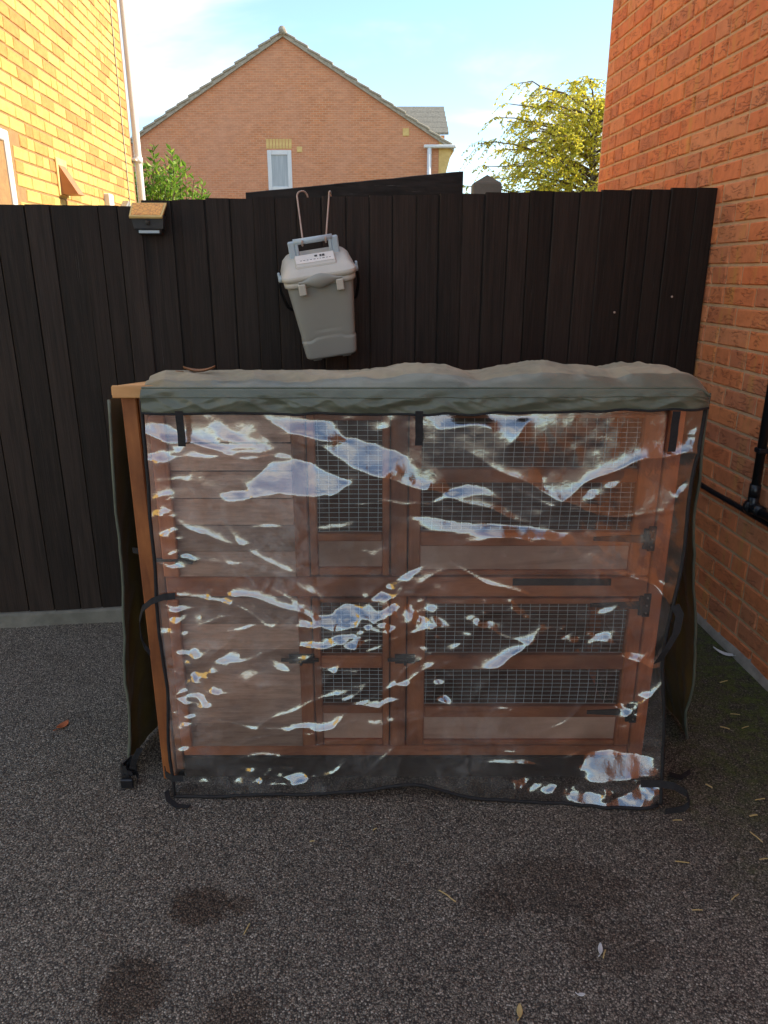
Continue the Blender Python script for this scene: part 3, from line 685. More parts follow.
def fence(edges, topf, label, seed, dy=0.0):
    rr = random.Random(seed); x0 = edges[0]
    f = empty('wooden_fence', (x0, fy(x0) + dy, 0), (0, 0, FA), label, 'fence', 'dark fence panels')
    k = 1 / math.cos(FA)
    for i in range(len(edges) - 1):
        a, c = edges[i], edges[i + 1]; xm = (a + c) / 2
        top = topf(xm) + rr.uniform(-.003, .003)
        inst('board', FBM, f, ((xm - x0) * k, rr.uniform(-.0015, .0015), 0.055), (0, rr.uniform(-.0015, .0015), rr.uniform(-.012, .012)), ((c - a) * k * rr.uniform(.965, 1.015), 1, top - 0.055))
    L = (edges[-1] - x0) * k
    for z in (0.35, 1.0, 1.45): box('rail', 'fence_rail', f, 0, L, 0.012, 0.06, z, z + .07, .004)
    for q in (0.02, L - .02): box('post', 'fence_rail', f, q - .045, q + .045, 0.061, 0.15, 0, 1.55, .004)
    return f
def px2x(px):                                             # board edges measured along the fence top
    pts = [(-160, -1.93), (0, -1.361), (140, -.882), (175, -.758), (300, -.31), (463, .298), (600, .829), (720, 1.30)]
    for (a, xa), (c, xc) in zip(pts, pts[1:]):
        if px <= c: return xa + (xc - xa) * (px - a) / (c - a)
    return pts[-1][1]
le = [px2x(q) for q in (-160, -130, -98, -66, -33, -4, 26, 51, 81, 99, 118, 141)]
re_ = [px2x(q) for q in (141, 172, 180, 205, 229, 253, 275, 297, 321, 345, 368, 392, 416, 439, 463, 485, 509, 530, 553, 580, 602, 632, 652, 672, 699, 720)]
fence(le, lambda x: 1.627, 'left dark fence section meeting the buff house, with concrete strip below', 11, -0.012)
RF = fence(re_, lambda x: 1.644 + (x + .88) / 2.19 * 0.068, 'long dark fence section behind the hutch where the grey caddy hangs', 12)
RFI = (Matrix.Translation(RF.location) @ Matrix.Rotation(FA, 4, 'Z')).inverted()
for (x, z, nm) in ((.93, 1.245, 'knot'), (1.165, 1.305, 'knot')):
    b = MB(); b.tube([(x, fy(x) - .0095, z), (x, fy(x) - .0125, z)], .0045, 10); kb = b.build('screw_head', 'copper', RF); kb.matrix_parent_inverse = RFI
# concrete edging
E_ = MB(); P = []
for i in range(50):
    x = -2.0 + i * 3.2 / 49; y = fy(x) - 0.035 - .006 * nz3(x * 3, 2)
    hh = 0.055 + .005 * nz3(x * 4, 8)
    P.append([(x, y + .06, hh), (x, y + .004, hh), (x, y - .006, hh - .008), (x, y - .012 - .02 * max(0, nz3(x * 5, 5)), 0)])
E_.grid(P, smooth=False, flip=True)
tag(E_.build('concrete_edging', 'concrete'), 'low grey concrete edging strip along the foot of the fence', 'edging')
# solar wall light
LX = -0.845
SLt = empty('solar_light', (LX, fy(LX) - .025, 1.565), (0, 0, FA), 'small solar wall light with amber panel on the fence top', 'light')
b = MB(); b.add([(-.056, .01, .03), (.056, .01, .03), (.056, -.05, .02), (-.056, -.05, .02), (-.052, .01, -.018), (.052, .01, -.018), (.050, -.042, -.018), (-.050, -.042, -.018)],
      [(3, 2, 1, 0), (0, 1, 5, 4), (2, 3, 7, 6), (1, 2, 6, 5), (3, 0, 4, 7), (4, 5, 6, 7)])
b.add([(-.050, .01, -.019), (.050, .01, -.019), (.047, -.040, -.019), (-.047, -.040, -.019), (-.042, .01, -.036), (.042, .01, -.036), (.038, -.024, -.036), (-.038, -.024, -.036)],
      [(0, 1, 5, 4), (2, 3, 7, 6), (1, 2, 6, 5), (3, 0, 4, 7), (4, 5, 6, 7)])
b.build('housing', 'lampgrey', SLt)
b = MB(); b.add([(-.060, .012, .072), (.062, .012, .072), (.053, -.062, .021), (-.060, -.062, .021), (-.060, .016, .066), (.062, .016, .066), (.053, -.058, .015), (-.060, -.058, .015)], [(3, 2, 1, 0), (2, 3, 7, 6), (1, 2, 6, 5), (3, 0, 4, 7), (4, 5, 6, 7)])
b.build('panel_frame', 'soffit', SLt)
b = MB(); b.add([(-.054, .0075, .0705), (.054, .0075, .0705), (.047, -.056, .0268), (-.054, -.056, .0268)], [(3, 2, 1, 0)]); b.build('solar_panel', 'solar', SLt)
b = MB(); b.tube([(0, -.042, .003), (0, -.0535, .003)], 0.0085, 12); b.build('sensor', 'ink', SLt)
b = MB(); b.box(-.036, .036, -.036, -.0335, -.033, -.0215, .001, 0, Matrix.Translation((0, 0, 0))); b.build('lens', 'caddy_handle', SLt)

# ------------------------------------------------------------------ food caddy hanging on the fence
def rrect(w_, d, r, z, n=10, fn=None, skew=0.0):
    pts = []
    for (cx, cy, a0) in ((w_ / 2 - r, d / 2 - r, 0), (-w_ / 2 + r, d / 2 - r, 90), (-w_ / 2 + r, -d / 2 + r, 180), (w_ / 2 - r, -d / 2 + r, 270)):
        for k in range(n):
            a = R(a0 + 90 * k / (n - 1)); x, y = cx + r * math.cos(a), cy + r * math.sin(a)
            pts.append((x, y, z + skew * y))
    return pts
CX = -0.262
CD = empty('food_caddy', (-0.200, fy(-.2) - .118, 1.112), (R(10), R(-8.5), FA), 'grey plastic food waste caddy hanging askew on the dark fence', 'caddy')
b = MB(); rings = []
NZ = 64
def dense(ring, m=3):
    o = []
    for i in range(len(ring)):
        p, q = Vector(ring[i]), Vector(ring[(i + 1) % len(ring)])
        k = max(1, int((q - p).length / .006))
        for j in range(k): o.append(p.lerp(q, j / k))
    return o
base_n = None
for i in range(NZ + 1):
    s_ = i / NZ; z = 0.285 * s_; wv, dv_ = .182 + (.240 - .182) * s_, .135 + (.195 - .135) * s_
    ring = []
    for k in range(160):
        a = 2 * math.pi * k / 160; e = 0.26
        cx, sy = math.cos(a), math.sin(a)
        ring.append(Vector((wv / 2 * math.copysign(abs(cx) ** e, cx), dv_ / 2 * math.copysign(abs(sy) ** e, sy), z)))
    out_ring = []
    for p in ring:
        cv = 0.070 + (0.036 * (0.5 + 0.5 * math.cos(math.pi * max(-1, min(1, p.x / (wv * .36))))) if p.y < 0 else 0.0)
        k = 1 / (1 + math.exp((z - cv) / .0016))
        gr = math.exp(-((z - cv - .003) / .0032) ** 2)
        sc = 1 + 0.032 * k - 0.03 * gr
        if i == 0: sc *= .93
        elif i == 1: sc *= .985
        out_ring.append(Vector((p.x * sc, p.y * sc, p.z)))
    rings.append(out_ring)
b.loft(rings, cap1=False)
cbody = b.build('body', 'caddy', CD)
b = MB()
for sx in (-.055, .055): b.box(sx - .016, sx + .016, -.055, .055, -.008, .001, .003)
b.build('foot', 'caddy', CD)
b = MB(); b.loft([rrect(.240, .200, .032, .268), rrect(.252, .212, .035, .272), rrect(.254, .214, .035, .286), rrect(.246, .205, .034, .289)]); b.build('rim', 'caddy_lid', CD)
b = MB(); b.loft([rrect(.248, .208, .034, .289), rrect(.262, .222, .038, .293), rrect(.264, .224, .038, .308), rrect(.258, .218, .040, .314, skew=.04), rrect(.240, .198, .042, .332, skew=.15), rrect(.215, .170, .04, .343, skew=.22), rrect(.19, .14, .035, .346, skew=.24)])
lid = b.build('lid', 'caddy_lid', CD)
# front lip under the lid
b = MB(); F_, B_ = [], []
for i in range(25):
    t = -1 + 2 * i / 24; x = t * .075; c = 0.5 + 0.5 * math.cos(math.pi * t)
    F_.append([(x, -.1155, .292 + .020 * c), (x, -.119 - .004 * c, .290 + .012 * c), (x, -.118 - .003 * c, .286 - .020 * c), (x, -.108, .284 - .022 * c)])
b.grid(F_, flip=False); b.build('lid_lip', 'caddy', lid)
for sx in (-1, 1):
    b = MB(); b.box(sx * .066 - .013, sx * .066 + .013, -.121, -.104, .245, .284, .003); b.build('catch', 'caddy_lid', CD)
    b = MB(); b.tube([(sx * .125, -.01, .292), (sx * .142, -.01, .294)], .013, 12); b.box(sx * .14 - .004, sx * .14 + .004, -.02, 0, .285, .315, .002); b.build('pivot', 'caddy_handle', CD)
b = MB()
arc = [(-.140, -.01, .292), (-.143, .02, .25), (-.138, .05, .21), (-.13, .075, .175), (-.11, .10, .15), (0, .112, .14), (.11, .10, .15), (.13, .075, .175), (.138, .05, .21), (.143, .02, .25), (.140, -.01, .292)]
b.tube(arc, .006, 8); b.build('carry_handle', 'black_pvc', CD)
# sticker with print on a raised plate of the lid
MT = Matrix.Translation((-.004, -.030, .3465)) @ Matrix.Rotation(R(20), 4, 'X')
b = MB(); b.box(-.072, .072, -.046, .036, -.014, .002, .004, 0, MT); b.build('label_plate', 'caddy_lid', lid)
b = MB(); b.box(-.068, .068, -.024, .032, .0025, .0035, 0, 0, MT); stk = b.build('sticker', 'paper', lid)
b = MB(); rr = random.Random(3)
b.box(.000, .010, .008, .020, .0036, .0040, 0, 0, MT)
for x0_, w_ in ((.018, .007), (.027, .009)): b.box(x0_, x0_ + w_, .006, .020, .0036, .0040, 0, 0, MT)
x = -.052
while x < .055:
    w_ = rr.uniform(.004, .010); b.box(x, x + w_, -.008, -.005, .0036, .0040, 0, 0, MT); x += w_ + .005
b.build('print', 'ink', stk)
# handle on top of the lid
b = MB()
for sx in (-1, 1):
    b.box(sx * .078 - .012, sx * .078 + .012, .018, .036, .345, .407, .004); b.box(sx * .060 - .006, sx * .060 + .006, .018, .034, .345, .400, .003)
b.tube([(-.07, .027, .403), (.07, .027, .403)], .0105, 12)
b.build('lid_handle', 'caddy_handle', CD)
CDm = Matrix.Translation(CD.location) @ CD.rotation_euler.to_matrix().to_4x4()
for sx, lab, dx in ((-.036, 'left pale wire hook curling over the fence top, holding the caddy', -.030), (.048, 'right pale wire hook over the fence top, holding the caddy', .004)):
    q = CDm @ Vector((sx, .027, .403)); top = Vector((q.x + dx, fy(q.x) - .012, 1.664)); b = MB(); pts = []
    for k in range(9):
        a = R(-20 - 200 * k / 8); pts.append(q + Vector((0, .0145 * math.sin(a) * 1.1 , .0145 * math.cos(a) * -1)) if False else q + Vector((0, -.015 * math.cos(R(200 * k / 8 - 10)), -.015 * math.sin(R(200 * k / 8 - 10)))))
    up = [pts[-1].lerp(top, s_) for s_ in (.15, .4, .7, .95)]
    hk = []
    for k in range(10):
        a = math.pi * k / 9; hk.append(top + Vector((.018 * (1 - math.cos(a)) * (1.0 if dx < 0 else .15), .016 * (1 - math.cos(a)), .019 * math.sin(a))))
    hk.append(hk[-1] + Vector((0, .002, -.03)))
    b.tube(pts + up + hk, .0032, 8)
    tag(b.build('wire_hook', 'copper'), lab, 'hook', 'wire hooks holding the caddy')

# ------------------------------------------------------------------ hutch
FYH = 1.78                       # front face
HU = empty('rabbit_hutch', (0.05, 2.03, 0), label='two storey red brown wooden rabbit hutch under a clear fronted cover', cat='hutch')
HU_I = Vector((-0.05, -2.03, 0))
def hb(name, mat, x0, x1, y0, y1, z0, z1, bev=.003, parent=None):
    p = parent or HU
    off = HU_I if p is HU else Vector((0, 0, 0))
    o = box(name, mat, p, x0, x1, y0, y1, z0, z1, bev)
    o.location = Vector(o.location) + HU_I if p is HU else Vector(o.location) + HU_I
    return o
XL, XR, YB = -0.64, 0.74, 2.28
rr = random.Random(21)
# corner posts
hb('post', 'post', -0.640, -0.602, FYH - .008, FYH + .035, 0, 1.11)
hb('post', 'post', -0.600, -0.578, FYH - .004, FYH + .030, 0.03, 1.11)
hb('post', 'hutch_v', 0.700, 0.740, FYH - .008, FYH + .035, 0, 1.11)
hb('post', 'hutch_v', XL, XL + .04, YB - .04, YB, 0, 1.08); hb('post', 'hutch_v', XR - .04, XR, YB - .04, YB, 0, 1.08)
# roof board
rfb = MB(); rfb.box(-.705, .660, -.29, .30, -.012, .012, .003); rbo = rfb.build('roof_board', 'raw', HU, (.005, 0.0, 1.102), (R(-5.6), 0, 0))
box('roof_batten', 'raw', rbo, -.7, -.60, -.300, -.291, -.016, .014, .002)
# floors
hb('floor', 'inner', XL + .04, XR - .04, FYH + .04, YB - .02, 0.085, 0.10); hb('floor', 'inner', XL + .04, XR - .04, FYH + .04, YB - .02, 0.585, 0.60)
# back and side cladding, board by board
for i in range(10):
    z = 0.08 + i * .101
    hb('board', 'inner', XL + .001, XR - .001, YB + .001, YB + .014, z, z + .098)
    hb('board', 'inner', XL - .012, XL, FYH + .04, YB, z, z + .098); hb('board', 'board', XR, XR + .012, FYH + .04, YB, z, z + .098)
# front rails
hb('rail', 'hutch', -.577, .699, FYH, FYH + .03, 1.072, 1.11)
hb('rail', 'hutch', -.577, .699, FYH - .004, FYH + .03, 0.578, 0.634)
hb('rail', 'hutch', -.577, .699, FYH, FYH + .03, 0.075, 0.108)
hb('dark_base_panel', 'fence_rail', -.577, .699, FYH - .002, FYH + .02, 0.003, 0.074)  # dark board between the legs, gives the dark band below the bottom rail
# uprights
for z0, z1 in ((.635, 1.071), (.109, .577)):
    hb('upright', 'hutch_v', 0.018, 0.060, FYH - .002, FYH + .03, z0, z1); hb('upright', 'hutch_v', -0.232, -0.196, FYH - .002, FYH + .03, z0, z1)
# boarded panels at left: overlapping cladding boards
def clad(z0, z1, nrow, xr):
    hgt = (z1 - z0) / nrow
    me = MB(); me.add([(-.5, -.014, 0), (.5, -.014, 0), (.5, .000, 1), (-.5, .000, 1), (-.5, .008, 0), (.5, .008, 0), (.5, .008, 1), (-.5, .008, 1)], [(0, 1, 2, 3), (0, 4, 5, 1), (3, 2, 6, 7), (0, 3, 7, 4), (1, 5, 6, 2)])
    m = me.mesh('cladding_board', 'board')
    xa, xb = -.577, xr
    for i in range(nrow):
        inst('board', m, HU, Vector(((xa + xb) / 2, FYH + .012, z0 + i * hgt)) + HU_I, (rr.uniform(-.015, .01), rr.uniform(-.004, .004), 0), (xb - xa, 1, hgt * 0.90))
clad(.636, 1.070, 6, -.233); clad(.110, .576, 6, -.233)

hb('batten', 'hutch_v', -.576, -.535, FYH - .018, FYH - .004, .640, 1.066); hb('batten', 'hutch_v', -.576, -.545, FYH - .018, FYH - .004, .115, .572)
# wire mesh
def wiremesh(parent, x0, x1, z0, z1, seed):
    q = random.Random(seed); b = MB(); y = FYH + .012
    x = x0 + .004
    while x < x1:
        b.tube([(x, y + .0012, z0), (x + .0015, y - .001, (z0 + z1) / 2), (x, y + .0012, z1)], .00085, 4, caps=False, smooth=False); x += .0253 + q.uniform(-.0005, .0005)
    z = z0 + .004
    while z < z1:
        b.tube([(x0, y, z), ((x0 + x1) / 2, y + .001, z + q.uniform(-.0012, .0012)), (x1, y, z)], .0008, 4, caps=False, smooth=False); z += .0127 + q.uniform(-.0003, .0003)
    o = b.build('wire_mesh', 'wire', parent, HU_I); tag(o, kind='stuff'); return o
def door(x0, x1, z0, z1, sl, sr, bands, panel, seed, hinge=None, bolt=None):
    """bands: list of (z0,z1) openings with mesh; the rest between stiles is rail or panel"""
    d = empty('door'); d.parent = HU
    y0, y1 = FYH - .006, FYH + .018
    hb('stile', 'hutch_v', x0, x0 + sl, y0, y1, z0, z1, .003, d); hb('stile', 'hutch_v', x1 - sr, x1, y0, y1, z0, z1, .003, d)
    xa, xb = x0 + sl + .0005, x1 - sr - .0005
    cuts = sorted(bands + [panel])
    prev = z0
    for (a, c) in cuts + [(z1, z1)]:
        if a - prev > .004: hb('rail', 'hutch', xa, xb, y0 + .001, y1, prev + .0005, a - .0005, .003, d)
        prev = c
    for k, (a, c) in enumerate(bands): wiremesh(d, xa, xb, a - .004, c + .004, seed + k)
    hb('panel', 'board', xa, xb, y0 + .010, y1 - .004, panel[0], panel[1], .001, d)
    return d
d1 = door(-.192, .014, .640, 1.068, .020, .018, [(.758, 1.052)], (.662, .735), 1)
d2 = door(.064, .697, .640, 1.068, .030, .056, [(.762, .893), (.931, 1.058)], (.654, .722), 5)
d3 = door(-.192, .014, .114, .573, .020, .018, [(.245, .362), (.402, .560)], (.132, .218), 9)
d4 = door(.064, .697, .114, .573, .048, .040, [(.242, .358), (.404, .556)], (.130, .205), 13)
def hinge(x, z, L, sgn, door_=None):
    h = empty('hinge'); h.parent = door_ or HU
    b = MB(); y = FYH - .0105
    pts = [(x, y, z - .011), (x + sgn * L, y, z - .005), (x + sgn * L, y, z + .005), (x, y, z + .011)]
    pts = pts if sgn > 0 else pts[::-1]
    b.add(pts + [(p[0], y + .004, p[2]) for p in pts], [(0, 1, 2, 3), (0, 4, 5, 1), (1, 5, 6, 2), (2, 6, 7, 3), (3, 7, 4, 0)])
    b.build('strap', 'iron', h, HU_I)
    b = MB(); b.box(x - sgn * .004 - .006, x - sgn * .004 + .006, y - .004, y + .003, z - .028, z + .028, .002); b.box(x - sgn * .030 - .0, x - sgn * .010, y, y + .003, z - .034, z + .034, .001) if sgn < 0 else b.box(x - .030, x - .010, y, y + .003, z - .034, z + .034, .001)
    if sgn < 0:
        b = MB(); b.box(x - .002, x + .010, y - .004, y + .003, z - .028, z + .028, .002); b.box(x + .0105, x + .030, y, y + .003, z - .034, z + .034, .001)
    b.build('knuckle', 'iron', h, HU_I)
    b = MB()
    for dz in (-.022, 0, .022): b.tube([(x + (-.02 if sgn > 0 else .02), y - .0002, z + dz), (x + (-.02 if sgn > 0 else .02), y - .0025, z + dz)], .003, 8)
    b.build('screw', 'steel', h, HU_I)
hinge(.672, .745, .13, -1, d2); hinge(.680, .556, .13, -1, d4); hinge(.680, .226, .11, -1, d4)
def bolt(x0, x1, z, door_=None):
    h = empty('bolt'); h.parent = door_ or HU; y = FYH - .007
    b = MB(); b.box(x0, x1, y - .004, y, z - .014, z + .014, .001); b.build('plate', 'iron', h, HU_I)
    b = MB(); b.tube([(x0 - .02, y - .008, z), (x1 + .012, y - .008, z)], .005, 8); b.tube([((x0 + x1) / 2, y - .008, z), ((x0 + x1) / 2, y - .024, z - .006)], .004, 8); b.build('slide', 'iron', h, HU_I)
bolt(.062, .115, .918, d2); bolt(.03, .085, .395, d4); bolt(-.26, -.19, .395, d3); bolt(-.575, -.50, .688)
hb('strip', 'iron', .34, .60, FYH - .0075, FYH - .0045, .612, .632, .001)
# straw bedding inside the lower storey, hay heap

# ------------------------------------------------------------------ cover over the hutch
CV = empty('hutch_cover', (0.09, 2.0, 0), label='olive green canvas hutch cover with crumpled clear plastic front', cat='cover')
CI = Vector((-0.09, -2.0, 0))
X0, X1 = -0.566, 0.765
def bul(x):
    t = (x - X0) / (X1 - X0)
    return 0.010 + 0.014 * t + .017 * math.exp(-((x - .09) / .10) ** 2) + .016 * math.exp(-((x - .42) / .16) ** 2) + .008 * math.exp(-((x - .66) / .08) ** 2) - .014 * math.exp(-((x - .235) / .035) ** 2) - .010 * math.exp(-((x - .56) / .03) ** 2)
NX = 460; prof = []
for k in range(10): t = k / 9; prof.append((2.335 + .01 * math.sin(t * 3), 1.00 + .104 * t, 'b', t))
for k in range(1, 42): t = k / 41; prof.append((2.335 - (2.335 - 1.712) * t, 1.106 + .036 * t, 't', t))
for k in range(1, 26): t = k / 25; prof.append((1.708 - .010 * math.sin(t * 2.2), 1.142 - .060 * t, 'f', t))
P = []
for i in range(NX + 1):
    u = i / NX; x = X0 + (X1 - X0) * u; row = []
    endr = min(1, (1 - u) * (X1 - X0) / .045)                # rounded right end
    for (y, z, kd, t) in prof:
        if kd == 't':
            pf = max(0, math.sin(math.pi * min(1, t * 1.0) ** 2.2)) ** .7
            z += bul(x) * pf * (1 if u > .03 else u / .03)
            z += .010 * mn.fractal(Vector((x * 6, y * 8, 1)), 1, 2, 4) * pf + .004 * (1 - 2 * abs(nz3(x * 19 - y * 8, y * 9, 14))) * pf + .010 * (1 - 2 * abs(nz3(x * 7 + y * 5, y * 6, 4))) * pf
        if kd == 'f':
            gz = nz3(x * 13 + t * 2.2, t * 1.6, 3) + .7 * nz3(x * 26 - t * 3.4, t * 2.5, 7) + .5 * nz3(x * 8 + t * 5, t * 4, 12)
            ph = x * 15 + t * (1.1 + 1.4 * nz3(x * 2.3, 5)) + 1.6 * nz3(x * 5, t * .7, 40)
            rdg = lambda a_, c_: 1 - 2.2 * abs(mn.noise(Vector((a_, c_, 60))))
            gz = .35 * gz + .75 * rdg(x * 8 + t * 1.5, t * .7) + .6 * rdg(x * 15 - t * 1.9, t * .9 + 9) + .55 * nz3(x * 42, t * 1.5, 25) * math.exp(-((t - .42) / .13) ** 2)
            y -= .0080 * gz * math.sin(math.pi * (.08 + .8 * t)) + .005
            z += (.009 * nz3(x * 5, 1, 5) + .004 * nz3(x * 17, 2, 5)) * t - .004 * t * math.sin(x * 5 + 1) + .010 * u * t
        if kd == 'b': y += .008 * nz3(x * 8, t * 2, 9)
        z -= (1 - endr) ** 2 * .02 * (1 if kd != 'f' else (1 - t))
        y2 = y + ((1 - endr) ** 2) * .02 * (1 if kd == 'f' else 0)
        bk = {'b': 1.0, 't': 1 - t, 'f': 0.0}[kd]
        row.append((x - .125 * bk * (1 - u) ** 2, y2, z))
    P.append(row)
b = MB(); b.grid(P, flip=True); nv_ = len(prof)
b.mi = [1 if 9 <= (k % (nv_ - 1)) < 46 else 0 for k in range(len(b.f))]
CAN = [p for row in P for p in row]
def roof_z(x, y): return min(CAN, key=lambda p: (p[0] - x) ** 2 + (p[1] - y) ** 2 - p[2] * .001)[2]
cn = b.build('canopy', ['canvas', 'faded_sheen'], CV, CI)
sd_ = cn.modifiers.new('thick', 'SOLIDIFY'); sd_.thickness = .0018; sd_.offset = -1
b = MB(); fi = 10 + 41 - 1
b.tube([(P[i][fi][0], P[i][fi][1] - .002, P[i][fi][2] + .001) for i in range(0, NX + 1, 2)], .0028, 6); b.build('piping', 'canvas', CV, CI)
b = MB(); b.tube([(P[i][-1][0], P[i][-1][1] - .001, P[i][-1][2]) for i in range(0, NX + 1, 2)], .0032, 6); b.build('hem', 'web', CV, CI)
# seam line along the valance
b = MB(); si = 10 + 41 + 7
b.tube([(P[i][si][0], P[i][si][1] - .0012, P[i][si][2]) for i in range(0, NX + 1, 2)], .0014, 5); b.build('seam', 'canvas', CV, CI)

# clear front sheet: solved as a height field whose folds are tilted facets
TL, TR, BL, BR = Vector((-.572, 1.722, 1.115)), Vector((.760, 1.722, 1.118)), Vector((-.588, 1.700, .004)), Vector((.760, 1.672, .004))
GX, GZ = 320, 270
Wd, Ht = 1.34, 1.11
def sheet_base(u, v):
    return TL.lerp(TR, u).lerp(BL.lerp(BR, u), v)
def facets():
    """fold facets: outline in sheet fractions (u across, v down), upward slope, sideways slope"""
    return FACETS
FACETS = []
